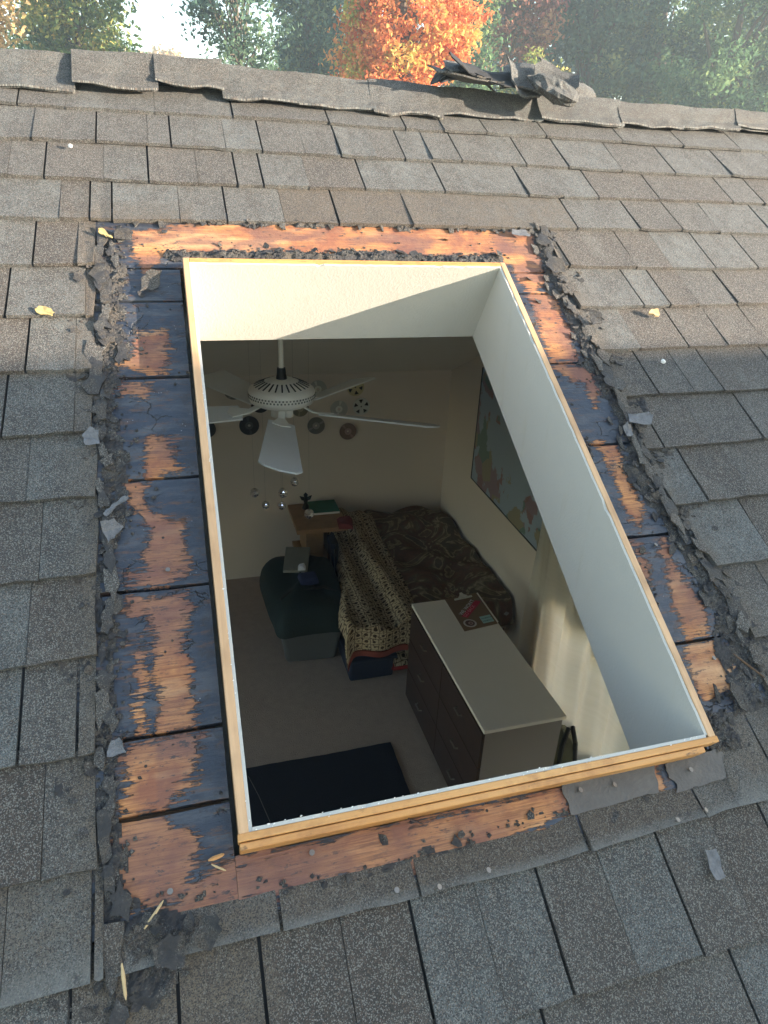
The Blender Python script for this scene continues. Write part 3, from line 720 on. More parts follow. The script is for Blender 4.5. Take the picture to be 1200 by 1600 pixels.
def mat_glass():
    t = NT('window_glass'); a = t.n.new('ShaderNodeBsdfTransparent'); g = t.n.new('ShaderNodeBsdfGlossy'); g.inputs['Roughness'].default_value = .02
    f = t.n.new('ShaderNodeFresnel'); f.inputs[0].default_value = 1.45; m_ = t.n.new('ShaderNodeMixShader'); t.l(f.outputs[0], m_.inputs[0]); t.l(a.outputs[0], m_.inputs[1]); t.l(g.outputs[0], m_.inputs[2]); t.l(m_.outputs[0], t.out.inputs[0]); return t.m
M_GLASS = mat_glass()
WIN = (.60, 2.46, -2.20, -1.44)
gable(XW, XW + .12, 'right_wall', WIN); gable(XLw - .12, XLw, 'left_wall', (.2, 3.4, -2.0, -.55))
fill_win_l = thing('window', (XLw - .06, 1.8, -2.0), 'wide white framed window added in the unseen left wall to brighten the room', 'window')  # unseen window, added so daylight fills the dark room
mesh('frame', *join([box(XLw - .09, XLw - .03, .2, 3.4, -2.0, -1.95), box(XLw - .09, XLw - .03, .2, 3.4, -.60, -.55), box(XLw - .09, XLw - .03, .2, .25, -1.95, -.60), box(XLw - .09, XLw - .03, 3.35, 3.4, -1.95, -.60), box(XLw - .085, XLw - .035, 1.78, 1.82, -1.95, -.60)]), M_WHITE, fill_win_l)
for y0, y1 in ((.25, 1.78), (1.82, 3.35)): mesh('pane', *box(XLw - .062, XLw - .058, y0, y1, -1.95, -.60), M_GLASS, fill_win_l)

wd = thing('window', (XW + .06, (WIN[0] + WIN[1]) / 2, WIN[2]), 'low white framed window behind the sheer curtain on the right wall', 'window')
fr = [box(XW + .03, XW + .09, WIN[0], WIN[1], WIN[2], WIN[2] + .05), box(XW + .03, XW + .09, WIN[0], WIN[1], WIN[3] - .05, WIN[3]), box(XW + .03, XW + .09, WIN[0], WIN[0] + .05, WIN[2] + .05, WIN[3] - .05), box(XW + .03, XW + .09, WIN[1] - .05, WIN[1], WIN[2] + .05, WIN[3] - .05), box(XW + .035, XW + .085, 1.51, 1.55, WIN[2] + .05, WIN[3] - .05)]
mesh('frame', *join(fr), M_WHITE, wd)
for y0, y1 in ((WIN[0] + .05, 1.51), (1.55, WIN[1] - .05)): mesh('pane', *box(XW + .058, XW + .062, y0, y1, WIN[2] + .05, WIN[3] - .05), M_GLASS, wd)

fill_win_f = thing('window', (-.1, YN - .06, -2.25), 'wide low window added in the unseen front wall to brighten the room', 'window')  # second unseen window, added to raise the light in the room
mesh('frame', *join([box(-1.6, 1.4, YN - .09, YN - .03, -2.25, -2.20), box(-1.6, 1.4, YN - .09, YN - .03, -1.45, -1.40), box(-1.6, -1.55, YN - .09, YN - .03, -2.20, -1.45), box(1.35, 1.4, YN - .09, YN - .03, -2.20, -1.45), box(-.12, -.08, YN - .085, YN - .035, -2.20, -1.45)]), M_WHITE, fill_win_f)
for x0, x1 in ((-1.55, -.12), (-.08, 1.35)): mesh('pane', *box(x0, x1, YN - .062, YN - .058, -2.20, -1.45), M_GLASS, fill_win_f)
# sheer curtain
def mat_sheer():
    t = NT('sheer_white_fabric'); v = t.obj(); n = t.noise(t.map(v, (1, 4, 60)), 1.0, 3)
    d = t.n.new('ShaderNodeBsdfDiffuse'); tr = t.n.new('ShaderNodeBsdfTranslucent'); tp = t.n.new('ShaderNodeBsdfTransparent')
    c = t.mix(n, (.74, .72, .64), (.84, .82, .76)); t.l(c, d.inputs[0]); t.l(c, tr.inputs[0])
    a = t.n.new('ShaderNodeMixShader'); a.inputs[0].default_value = .55; t.l(d.outputs[0], a.inputs[1]); t.l(tr.outputs[0], a.inputs[2])
    b = t.n.new('ShaderNodeMixShader'); b.inputs[0].default_value = .12; t.l(a.outputs[0], b.inputs[1]); t.l(tp.outputs[0], b.inputs[2])
    t.l(b.outputs[0], t.out.inputs[0]); return t.m
M_SHEER = mat_sheer()
cur = thing('curtain', (XW - .06, 1.95, ZF), 'sheer white curtain glowing with window light on the right wall beside the dresser', 'curtain')
ny, nz = 200, 50; V = []; F = []
for j in range(nz):
    f = j / (nz - 1); z = -.95 + (ZF + .02 + .95) * f
    for i in range(ny):
        y = .45 + (2.71 - .45) * i / (ny - 1)
        amp = .022 + .02 * f; ph = 9.0 * y + .8 * math.sin(3.1 * y) + .5 * f
        x = XW - .075 + amp * math.sin(ph * 2.1) + .008 * math.sin(ph * 5.3 + f * 3)
        V.append((x, y + .02 * f * math.sin(ph), z))
for j in range(nz - 1):
    for i in range(ny - 1): q = j * ny + i; F.append((q, q + 1, q + ny + 1, q + ny))
mesh('fabric', V, F, M_SHEER, cur, smooth=True)
mesh('rod', *tube([(XW - .075, .40, -.945), (XW - .075, 2.76, -.945)], .009), M_FAN, cur)

# world-map poster
def mat_map():
    t = NT('map_print'); v = t.obj(); mp = t.map(v, (1, 1, 1))
    n = t.noise(mp, 3.4, 5, .55); land = t.ramp(n, [(.50, 0.0), (.52, 1.0)])
    hue = t.vor(mp, 7.5, out='Color'); sp = t.n.new('ShaderNodeSeparateColor'); t.l(hue, sp.inputs[0])
    c = t.ramp(sp.outputs[0], [(.0, (.30, .18, .18)), (.25, (.32, .29, .20)), (.5, (.17, .26, .23)), (.75, (.30, .22, .25)), (1.0, (.34, .31, .27))], 'CONSTANT')
    return t.fin(t.mix(land, (.34, .43, .52), c), .5)
M_MAP = mat_map()
mp = thing('wall_map', (XW - .004, 3.28, -1.36), 'large world map poster pinned to the right wall above the bed', 'map')
nyy = 12; V = []; F = []
for j in range(2):
    for i in range(nyy + 1):
        y = 3.90 + (2.64 - 3.90) * i / nyy; zb = -1.325 - .055 * i / nyy; z = zb if j == 0 else zb + .87
        V.append((XW - .005 - .003 * math.sin(i * 1.1), y, z))
for i in range(nyy): F.append((i, i + 1, i + nyy + 2, i + nyy + 1))
mesh('sheet', V, F, M_MAP, mp)
mesh('border', *join([quadbox([(XW - .009, 3.905, -1.331), (XW - .009, 2.635, -1.386), (XW - .001, 2.635, -1.386), (XW - .001, 3.905, -1.331), (XW - .009, 3.905, -1.323), (XW - .009, 2.635, -1.378), (XW - .001, 2.635, -1.378), (XW - .001, 3.905, -1.323)]), box(XW - .009, XW - .001, 3.898, 3.906, -1.322, -.455), box(XW - .009, XW - .001, 2.634, 2.642, -1.377, -.51)]), plain('map_border', (.05, .05, .06), .5), mp)
for y, z in ((3.97, -1.345), (3.35, -1.43)):
    pass

# ------------------------------------------------------------------ CEILING FAN
FX, FY, FZ = .33, 2.0, -.018
fan = thing('ceiling_fan', (FX, FY, FZ - .08), 'white five blade ceiling fan hanging on a short rod below the skylight', 'ceiling fan')
zc = rc[2] + (-.67 - rc[2]) * (FY - rc[1]) / (4.6 - rc[1])
mesh('downrod', *tube([(FX, FY, FZ + .06), (FX, FY, zc + .02)], .010, 12), M_FAN, fan)
mesh('rod_collar', *lathe([(.001, .085), (.016, .085), (.018, .06), (.022, .04), (.001, .04)], (FX, FY, FZ), 20), M_BLACK, fan)
mesh('ceiling_cup', *lathe([(.001, -.09), (.02, -.09), (.055, -.03), (.06, .02)], (FX, FY, zc), 24), M_FAN, fan)
body = mesh('motor_housing', *lathe([(.001, .042), (.045, .042), (.060, .036), (.112, .014), (.126, .004), (.130, -.006), (.130, -.030), (.124, -.046), (.100, -.058), (.05, -.064), (.001, -.064)], (FX, FY, FZ), 56), M_FAN, fan, smooth=True)
sl_ = [];
for k in range(26):                              # vent slots in the sloping top
    th = 2 * math.pi * k / 26; c_, s_ = math.cos(th), math.sin(th); P = []
    for r_, z_ in ((.067, .0345), (.108, .0167)):
        for w in (-1, 1): P.append((FX + c_ * r_ - s_ * w * .0028, FY + s_ * r_ + c_ * w * .0028, FZ + z_ + .0012))
    P2 = [(p[0], p[1], p[2] - .002) for p in P]
    sl_.append(quadbox([P2[0], P2[1], P2[3], P2[2], P[0], P[1], P[3], P[2]]))
mesh('vent_slots', *join(sl_), M_BLACK, body, world=True)
sl_ = []
for k in range(60):
    for row in range(2):
        th = 2 * math.pi * (k + row * .5) / 60; c_, s_ = math.cos(th), math.sin(th); z = -.013 - row * .010; rr_ = .1312
        P = [(FX + c_ * (rr_ + d) - s_ * w * .0032, FY + s_ * (rr_ + d) + c_ * w * .0032, FZ + z + h) for h in (-.003, .003) for (d, w) in ((-.002, -1), (-.002, 1), (0, 1), (0, -1))]
        sl_.append(quadbox(P))
mesh('vent_holes', *join(sl_), plain('vent_shadow', (.12, .12, .11), .8), body)
for a in range(3):
    th = R(200 + a * 120); mesh('lamp_cup', *lathe([(.001, -.062), (.016, -.062), (.018, -.105), (.013, -.108), (.012, -.07)], (FX + .030 * math.cos(th), FY + .030 * math.sin(th), FZ), 16), M_FAN, fan, smooth=True)
def blade(ang):
    th = R(ang); c_, s_ = math.cos(th), math.sin(th); pitch = R(14)
    def P(r, w, h): # r out, w across, h up
        w2 = w * math.cos(pitch) - 0; hz = h + w * math.sin(-pitch)
        return (FX + c_ * r - s_ * w2, FY + s_ * r + c_ * w2, FZ - .085 + hz)
    out = [(.165, -.050), (.16, -.02), (.16, .02), (.165, .050), (.60, .073), (.625, .055), (.63, .0), (.615, -.05), (.595, -.070)]
    n = len(out); V = [P(r, w, .004) for r, w in out] + [P(r, w, -.002) for r, w in out]
    F = [tuple(range(n - 1, -1, -1)), tuple(range(n, 2 * n))] + [(i, (i + 1) % n, (i + 1) % n + n, i + n) for i in range(n)]
    b = mesh('blade', V, F, M_BLADE, fan)
    q = [(.08, -.012, .03), (.13, -.014, .008), (.20, -.035, .008), (.215, 0, .008), (.20, .035, .008), (.13, .014, .008), (.08, .012, .03)]
    V = [P(*p) for p in q] + [P(p[0], p[1], p[2] - .006) for p in q]; n = 7
    F = [tuple(range(n - 1, -1, -1)), tuple(range(n, 2 * n))] + [(i, (i + 1) % n, (i + 1) % n + n, i + n) for i in range(n)]
    mesh('blade_arm', V, F, M_FAN, b)
for k in range(5): blade(-99 + 71 * k)

# ------------------------------------------------------------------ DISCS ON THE BACK WALL, GLASS BALLS
def disc(x, z, r, kind, label, tilt=0):
    e = thing('wall_disc', (x, YB - .02, z - r), label, 'disc', 'round discs decorating the back wall')
    col = {'gold': (.55, .48, .26), 'white': (.62, .64, .60), 'black': (.03, .03, .034), 'pale': (.42, .42, .38), 'brown': (.20, .13, .11), 'grey': (.16, .15, .14), 'olive': (.20, .17, .10)}[kind]
    mt = plain('disc_' + kind, col, .35, .1, 40, .05)
    def ring(r0, r1, y0, y1, a0=0, a1=360, seg=36):
        V = []; F = []
        for i in range(seg + 1):
            th = R(a0 + (a1 - a0) * i / seg)
            for rr2, yy in ((r0, y0), (r1, y0), (r1, y1), (r0, y1)): V.append((x + rr2 * math.cos(th), yy, z + rr2 * math.sin(th)))
        for i in range(seg):
            for k in range(4): F.append((i * 4 + k, i * 4 + (k + 1) % 4, i * 4 + 4 + (k + 1) % 4, i * 4 + 4 + k))
        return V, F
    if kind in ('gold', 'white'):                # reel flange: rim, hub and five spokes round five holes
        parts = [ring(r * .84, r, YB - .022, YB - .014), ring(r * .10, r * .30, YB - .022, YB - .014)]
        for k in range(5):
            th = R(18 + 72 * k + tilt); c_, s_ = math.cos(th), math.sin(th); P = []
            for yy in (YB - .0215, YB - .0145):
                for rr2, w in ((r * .26, -.20), (r * .9, -.26), (r * .9, .26), (r * .26, .20)): P.append((x + c_ * rr2 - s_ * w * r, yy, z + s_ * rr2 + c_ * w * r))
            parts.append(quadbox(P))
        mesh('reel_flange', *join(parts), mt, e)
        mesh('reel_back', *ring(.002, r * .97, YB - .012, YB - .008), M_BLACK, e)
    else:
        mesh('face', *ring(r * .14, r, YB - .022, YB - .018), mt, e)
        mesh('centre_label', *ring(r * .16, r * .40, YB - .024, YB - .0222), plain('disc_label_' + kind, tuple(min(1, c * 1.7 + .06) for c in col), .5), e)
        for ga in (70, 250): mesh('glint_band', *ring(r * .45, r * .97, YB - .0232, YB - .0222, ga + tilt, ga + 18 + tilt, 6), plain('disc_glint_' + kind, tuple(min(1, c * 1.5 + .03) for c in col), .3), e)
for a in ((1.259, -.737, .070, 'gold', 'cream film reel disc with dark holes, topmost right on the back wall', 10),
          (1.311, -.895, .070, 'white', 'white film reel disc with dark round holes below the cream one', 40),
          (1.128, -.908, .070, 'pale', 'pale silver disc half crossed by the right fan blade', 0),
          (1.205, -1.098, .070, 'brown', 'reddish brown disc, lowest and rightmost of the wall discs', 50),
          (.944, -1.036, .070, 'grey', 'grey disc just below the right fan blade', -50),
          (.421, -1.008, .076, 'black', 'black record like disc below the left fan blade', 20),
          (.511, -.840, .070, 'black', 'black disc half hidden behind the fan blade arm', 60),
          (.315, -.727, .070, 'grey', 'grey disc above the left fan blade beside the motor', -20),
          (.959, -.741, .070, 'pale', 'pale disc touching the right side of the fan motor', 30),
          (.818, -.889, .066, 'olive', 'olive brown disc just right of the front fan blade', 0),
          (.10, -1.02, .070, 'black', 'black disc cut off by the left edge of the skylight', 0)):
    disc(*a)
M_BALL = NT('faceted_mirror_glass').fin((.92, .92, .95), .03, metal=1.0)
M_STR = plain('thin_grey_thread', (.10, .10, .10), .6)
def ball(x, y, z, r, label):
    r *= 1.15
    e = thing('mirror_ball', (x, y, z - r), label, 'hanging ball', 'small mirrored balls hanging in the room')
    V = []; F = []; seg, rg = 12, 8
    for j in range(rg + 1):
        ph = math.pi * j / rg
        for i in range(seg): th = 2 * math.pi * (i + .5 * (j % 2)) / seg; V.append((x + r * math.sin(ph) * math.cos(th), y + r * math.sin(ph) * math.sin(th), z + r * math.cos(ph)))
    for j in range(rg):
        for i in range(seg):
            if j: F.append((j * seg + i, j * seg + (i + 1) % seg, (j + 1) * seg + i))
            if j < rg - 1: F.append((j * seg + (i + 1) % seg, (j + 1) * seg + (i + 1) % seg, (j + 1) * seg + i))
            if j == 0: F.append((i, (j + 1) * seg + (i + 1) % seg, (j + 1) * seg + i))
    mesh('ball', V, F, M_BALL, e)
    zt = rc[2] + (-.67 - rc[2]) * (y - rc[1]) / (4.6 - rc[1])
    mesh('thread', *tube([(x, y, z + r), (x, y, zt)],   .00028, 4), M_STR, e)
for a in ((.236, 2.3, -.589, .019, 'leftmost hanging mirror ball'), (.284, 2.3, -.656, .017, 'hanging mirror ball second from the left, low in the cluster'),
          (.366, 2.3, -.600, .021, 'larger mirror ball in the middle of the hanging cluster'), (.421, 2.3, -.549, .018, 'topmost mirror ball just under the front fan blade tip'),
          (.359, 2.3, -.666, .018, 'hanging mirror ball directly below the middle one'), (.490, 2.3, -.722, .021, 'lowest and rightmost mirror ball hanging in front of the desk')):
    ball(*a)

# ------------------------------------------------------------------ FURNITURE
dr = thing('dresser', (1.43, 2.17, ZF), 'long low dresser with white top and dark brown front in the room below', 'dresser')
dx0, dx1, dy0, dy1, dz = 1.212, 1.642, 1.612, 2.733, -1.62
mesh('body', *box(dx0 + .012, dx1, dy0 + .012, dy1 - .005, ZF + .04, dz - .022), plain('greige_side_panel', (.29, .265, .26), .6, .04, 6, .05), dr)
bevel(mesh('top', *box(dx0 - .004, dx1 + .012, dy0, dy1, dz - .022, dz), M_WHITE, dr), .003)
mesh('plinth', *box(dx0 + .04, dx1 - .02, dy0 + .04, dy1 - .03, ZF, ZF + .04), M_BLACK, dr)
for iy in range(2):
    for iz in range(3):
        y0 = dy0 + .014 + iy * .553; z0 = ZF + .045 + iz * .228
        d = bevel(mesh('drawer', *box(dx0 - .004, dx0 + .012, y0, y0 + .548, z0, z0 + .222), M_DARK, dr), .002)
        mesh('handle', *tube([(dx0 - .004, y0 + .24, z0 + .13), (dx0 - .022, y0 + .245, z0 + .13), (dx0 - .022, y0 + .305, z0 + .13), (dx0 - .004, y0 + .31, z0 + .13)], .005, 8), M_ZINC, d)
# clipboard with stickers on the dresser top
M_CLIPB = plain('brown_hardboard', (.20, .125, .075), .6, .12, 60, .2, .001)
cb = thing('clipboard', (1.535, 2.56, dz), 'brown clipboard with silver clip and three stickers on the white dresser top', 'clipboard')
def dtop(x, y, z): return (x, y, dz + z)
cbc = [(1.421, 2.386), (1.652, 2.433 - .02), (1.628, 2.775), (1.440, 2.745)]
A = np.array([1.421, 2.386]); ex = np.array([.2260, .030]); ey = np.array([.005, .345])
def cbp(a, b): return tuple(A + ex * a + ey * b)
def cbslab(p, z0, z1): return quadbox([dtop(*q, z0) for q in p] + [dtop(*q, z1) for q in p])
bevel(mesh('board', *cbslab([cbp(0, 0), cbp(1, 0), cbp(1, 1), cbp(0, 1)], .0005, .004), M_CLIPB, cb), .001)
mesh('paper_stack', *cbslab([cbp(.985, .03), cbp(1.05, .04), cbp(1.05, .99), cbp(.985, .98)], .0005, .0035), M_WHITE, cb)
clip = mesh('clip', *join([cbslab([cbp(.25, .885), cbp(.80, .885), cbp(.80, .92), cbp(.25, .92)], .005, .012), cbslab([cbp(.38, .922), cbp(.67, .922), cbp(.58, .99), cbp(.47, .99)], .005, .016), cbslab([cbp(.47, .992), cbp(.58, .992), cbp(.56, 1.045), cbp(.49, 1.045)], .010, .017)]), plain('clip_steel', (.70, .70, .62), .4, .1, 60, .1, .001, .15), cb)
def sticker(name, pts, col, z): return mesh(name, *cbslab(pts, .0041, z), plain(name + '_print', col, .5, .05), cb)
def text_on(body_, name, org, ang, size, col, parent, z):
    cu = bpy.data.curves.new(name, 'FONT'); cu.body = body_; cu.size = size; cu.extrude = .0002; cu.resolution_u = 2
    tmp = bpy.data.objects.new(name + '_tmp', cu); C.objects.link(tmp)
    bpy.context.view_layer.update()
    dg = bpy.context.evaluated_depsgraph_get(); me = bpy.data.meshes.new_from_object(tmp.evaluated_get(dg)); bpy.data.objects.remove(tmp)
    V = np.array([v.co[:] for v in me.vertices]); c_, s_ = math.cos(ang), math.sin(ang)
    W = np.stack([org[0] + V[:, 0] * c_ - V[:, 1] * s_, org[1] + V[:, 0] * s_ + V[:, 1] * c_, dz + z + V[:, 2] * .2], -1)
    F = [tuple(p.vertices) for p in me.polygons]
    return mesh(name, W, F, plain(name + '_ink', col, .5, .03), parent)
red = sticker('red_sticker', [cbp(.16, .40), cbp(.30, .33), cbp(.96, .70), cbp(.82, .77)], (.50, .02, .06), .0048)
ang = math.atan2(*( (np.array(cbp(.96, .70)) - np.array(cbp(.30, .33)))[::-1]))
text_on("WE WON'T", 'lettering', cbp(.20, .425), ang, .037, (.9, .88, .88), red, .0050)
text_on("GO BACK", 'lettering', cbp(.27, .352), ang, .033, (.85, .35, .42), red, .0050)
bl = sticker('blue_sticker', [cbp(.62, .08), cbp(.95, .08), cbp(.95, .28), cbp(.62, .28)], (.38, .62, .60), .0048)
for q in (([.635, .095], [.935, .11]),): pass
text_on('HARBOR', 'lettering', cbp(.645, .195), .13, .0190, (.02, .09, .13), bl, .0050)
text_on('MARKET', 'lettering', cbp(.645, .115), .13, .0190, (.02, .09, .13), bl, .0050)
rs = []
def discxy(cx_, cy_, r0, r1, z0, z1, seg=28):
    V = []; F = []
    for i in range(seg):
        th = 2 * math.pi * i / seg
        for rr2, zz in ((r0, z0), (r1, z0), (r1, z1), (r0, z1)): V.append(dtop(cx_ + rr2 * math.cos(th), cy_ + rr2 * math.sin(th), zz))
    for i in range(seg):
        for k in range(4): F.append((i * 4 + k, i * 4 + (k + 1) % 4, ((i + 1) % seg) * 4 + (k + 1) % 4, ((i + 1) % seg) * 4 + k))
    return V, F
sc_ = cbp(.27, .17)
rd = mesh('round_sticker', *discxy(*sc_, .0005, .040, .0041, .0047), plain('round_sticker_print', (.60, .56, .54), .5), cb)
mesh('emblem', *discxy(*sc_, .0005, .029, .0048, .0051), plain('emblem_dark', (.10, .05, .05), .5, .6, 90), rd)
mesh('emblem_mark', *discxy(sc_[0] + .004, sc_[1] - .002, .008, .016, .0052, .0054, 7), plain('emblem_mark_print', (.45, .30, .28), .5), rd)

# bed
def mat_blanket(name, base, ink, sc, ink2=None):
    t = NT(name); v = t.attr('pos'); d = t.vor(v, sc, 'F1', 'Distance', .25); e = t.vor(v, sc, 'DISTANCE_TO_EDGE', 'Distance', .25)
    w = t.vor(t.map(v, (1, 1, 1), (.3, .2, 0)), sc * 3.1, 'F1', 'Distance', .8); n = t.noise(v, sc * 4, 3)
    c = t.mix(t.ramp(d, [(.24, 1.0), (.30, 0.0)]), base, ink)
    c = t.mix(t.ramp(w, [(.30, .9), (.42, 0.0)]), c, ink2 or ink)
    c = t.mix(t.ramp(e, [(.03, .8), (.07, 0.0)]), c, ink)
    c = t.mix(t.ramp(n, [(.5, 0.0), (.7, .35)]), c, tuple(k * .5 for k in ink))
    return t.fin(c, .9, t.bump(n, .5, .004), spec=.15)
M_BL1 = mat_blanket('cream_block_print', (.50, .41, .275), (.050, .030, .022), 20, (.10, .055, .03))
def mat_quilt():
    t = NT('paisley_quilt'); v = t.attr('pos'); w = t.noise(v, 3.2, 3, .6, 1.2); n = t.noise(v, 30, 3, .7)
    c = t.ramp(w, [(.0, (.10, .06, .045)), (.36, (.16, .11, .075)), (.40, (.36, .30, .19)), (.43, (.12, .075, .05)), (.50, (.16, .085, .06)), (.55, (.16, .13, .085)), (.58, (.42, .35, .24)), (.61, (.13, .10, .07)), (.75, (.11, .10, .075))])
    c = t.mix(t.ramp(n, [(.45, 0.0), (.6, .5)]), c, (.08, .065, .05)); return t.fin(c, .9, t.bump(n, .5, .004), spec=.15)
M_QUILT = mat_quilt()
bed = thing('bed', (1.45, 3.6, ZF), 'bed in the far corner under printed blankets', 'bed')
bevel(mesh('mattress', *box(.98, 2.03, 2.92, 4.46, ZF + .30, -1.92), plain('mattress_cloth', (.30, .28, .25), .9), bed), .04, 3)
mesh('bed_frame', *box(1.02, 2.02, 2.98, 4.45, ZF + .20, ZF + .30), M_DARK, bed)
for x, y in ((1.04, 3.0), (1.98, 3.0), (1.04, 4.4), (1.98, 4.4)): mesh('leg', *box(x, x + .05, y, y + .05, ZF, ZF + .20), M_DARK, bed)
def drape(name, fx, nx_, ny_, zf_, mat, parent=None, sc=(1, 1)):
    V = []; F = []; P = []
    for j in range(ny_):
        for i in range(nx_):
            a, b = i / (nx_ - 1), j / (ny_ - 1); x, y, s_x, s_y = fx(a, b); V.append((x, y, zf_(x, y, a, b))); P.append((s_x, s_y, 0))
    for j in range(ny_ - 1):
        for i in range(nx_ - 1): q = j * nx_ + i; F.append((q, q + 1, q + nx_ + 1, q + nx_))
    o = mesh(name, V, F, mat, parent, {'pos': P}, smooth=True); m = o.modifiers.new('thick', 'SOLIDIFY'); m.thickness = .012; return o
# patterned blanket: lies along the left half of the bed and hangs over its near end
def b1_edge(b): # left and right x along the length (b 0 near hem .. 1 head)
    l = np.interp(b, [0, .18, .3, .5, .75, 1], [.835, .80, .845, .93, 1.00, .98]); r = np.interp(b, [0, .18, .3, .5, .75, 1], [1.24, 1.33, 1.36, 1.36, 1.38, 1.40]); return l, r
def fx1(a, b):
    l, r = b1_edge(b); x = l + (r - l) * a; s = b * 2.05
    y = 2.83 + .02 * math.sin(a * 9) if s < .22 else 2.83 + (s - .22) * .90
    return x, min(y, 4.44), x, s
def z1(x, y, a, b):
    s = b * 2.05
    base = -1.845 + .06 * math.exp(-((b - .9) / .12) ** 2) + .035 * math.sin(a * 7 + b * 5) * .6 + .02 * math.sin(a * 15 + b * 9)
    if s < .22: base = -1.845 - (.22 - s) * .90
    edge = max(0, .12 - a) / .12; base -= edge * edge * .10
    return base + .02 * fbm(x * 9, y * 9, 4, 3)
bk = drape('patterned_blanket', fx1, 40, 90, z1, M_BL1); tag(bk, 'cream blanket with brown floral block print draped over the near side of the bed', 'blanket')
V = []; F = []
for i in range(25):
    a = i / 24; x, y, _, s = fx1(a, 0); z = z1(x, y, a, 0); V += [(x, y - .012, z + .022), (x, y - .014, z - .018), (x, y + .004, z - .018), (x, y + .004, z + .02)]
for i in range(24):
    for k in range(4): F.append((i * 4 + k, i * 4 + (k + 1) % 4, i * 4 + 4 + (k + 1) % 4, i * 4 + 4 + k))
mesh('red_hem', V, F, plain('red_hem_cloth', (.20, .045, .03), .9), bk)
def fx2(a, b): 
    x = 1.24 + .80 * a; y = 2.86 + 1.6 * b + .03 * math.sin(a * 8) * (1 - b); return x, y, x, y
def z2(x, y, a, b):
    z = -1.885 - .07 * max(0, 1 - a / .16) + .05 * fbm(x * 3.2, y * 3.2, 8, 3) + .025 * math.sin(x * 14 + y * 6 + 2 * math.sin(y * 7)) * .6 + .020 * abs(math.sin(x * 8 - y * 5)) + .07 * math.exp(-((x - 1.72) / .26) ** 2 - ((y - 4.2) / .2) ** 2)
    if b < .06: z -= (.06 - b) * 3
    return z
qk = drape('paisley_quilt', fx2, 60, 90, z2, M_QUILT); tag(qk, 'rumpled dark red and olive paisley quilt on the wall side of the bed', 'quilt')
# things under and beside the bed
def rounded(name, b, mat, label, cat, bev=.02, seg=3):
    o = bevel(mesh(name, *b, mat), bev, seg); return tag(o, label, cat)
e = thing('storage_box', (1.02, 3.15, ZF), 'dark blue plastic box pushed under the bed end', 'box')
M_NAVY = plain('dark_blue_plastic', (.012, .018, .04), .45, .2, 20, .1)
bevel(mesh('tub', *box(.89, 1.20, 2.98, 3.4, ZF, ZF + .16), M_NAVY, e), .015); bevel(mesh('lid', *box(.87, 1.22, 2.96, 3.42, ZF + .162, ZF + .185), M_NAVY, e), .006)
e = thing('cushion', (1.33, 3.1, ZF), 'red edged cushion in the same block print on the floor by the dresser', 'cushion')
V = []; F = []; P = []; nn = 15
for s_ in (1, -1):
    for j in range(nn):
        for i in range(nn):
            a, b = i / (nn - 1) * 2 - 1, j / (nn - 1) * 2 - 1; hh_ = .055 * ((1 - a * a) * (1 - b * b)) ** .35
            V.append((1.33 + a * .13, 3.12 + b * .14 , ZF + .11 + s_ * hh_ + b * .05)); P.append((a * .13, b * .14, 0))
for s_ in range(2):
    for j in range(nn - 1):
        for i in range(nn - 1): q = s_ * nn * nn + j * nn + i; F.append((q, q + 1, q + nn + 1, q + nn) if s_ == 0 else (q, q + nn, q + nn + 1, q + 1))
mesh('cover', V, F, M_BL1, e, {'pos': P}, smooth=True)
mesh('red_piping', *tube([(1.20, 2.98, ZF + .06), (1.46, 2.98, ZF + .06), (1.46, 3.26, ZF + .16), (1.20, 3.26, ZF + .16), (1.20, 2.98, ZF + .06)], .014, 8), plain('red_cloth', (.30, .03, .03), .8), e)
# bin with a dark green bag on it
e = thing('storage_bin', (.66, 3.5, ZF), 'grey translucent storage bin standing on the carpet under the dark green bag', 'storage bin')
Pb = [(.50, 3.27, ZF), (.85, 3.25, ZF), (.87, 3.78, ZF), (.50, 3.80, ZF), (.45, 3.22, ZF + .33), (.89, 3.19, ZF + .33), (.92, 3.85, ZF + .33), (.45, 3.87, ZF + .33)]
bevel(mesh('tub', *quadbox(Pb), plain('smoky_grey_plastic', (.10, .105, .11), .35, .1, 9, .05), e), .03, 4)
bevel(mesh('rim', *box(.435, .93, 3.17, 3.88, ZF + .332, ZF + .352), plain('grey_rim', (.09, .10, .10), .4), e), .01)
M_TEAL = plain('dark_green_canvas', (.007, .019, .020), .75, .25, 18, .5, .004)
V = []; F = []; na, nb = 40, 14
for j in range(nb):
    ph = (j / (nb - 1)) * math.pi * .5
    for i in range(na):
        th = 2 * math.pi * i / na; sx = abs(math.cos(th)) ** .45 * (1 if math.cos(th) > 0 else -1); sy = abs(math.sin(th)) ** .45 * (1 if math.sin(th) > 0 else -1)
        rr_ = math.cos(ph) ** .35 if j < nb - 1 else 0.0
        w_ = 1 + .05 * math.sin(th * 5) * math.cos(ph)
        V.append((.665 + .275 * sx * rr_ * w_, 3.53 + .44 * sy * rr_ * w_, ZF + .345 + .21 * math.sin(ph) ** .8 + .02 * math.sin(th * 3 + 1) * math.sin(ph)))
for j in range(nb - 1):
    for i in range(na): F.append((j * na + i, j * na + (i + 1) % na, (j + 1) * na + (i + 1) % na, (j + 1) * na + i))
e = thing('duffel_bag', (.665, 3.53, ZF + .35), 'slumped dark green bag lying on the grey storage bin', 'bag')
mesh('bag_body', V, F, M_TEAL, e, smooth=True)
mesh('strap', *tube([(.47, 3.30, ZF + .53), (.55, 3.34, ZF + .555), (.66, 3.33, ZF + .56), (.78, 3.36, ZF + .555), (.86, 3.32, ZF + .53)], .010, 6), M_BLACK, e)
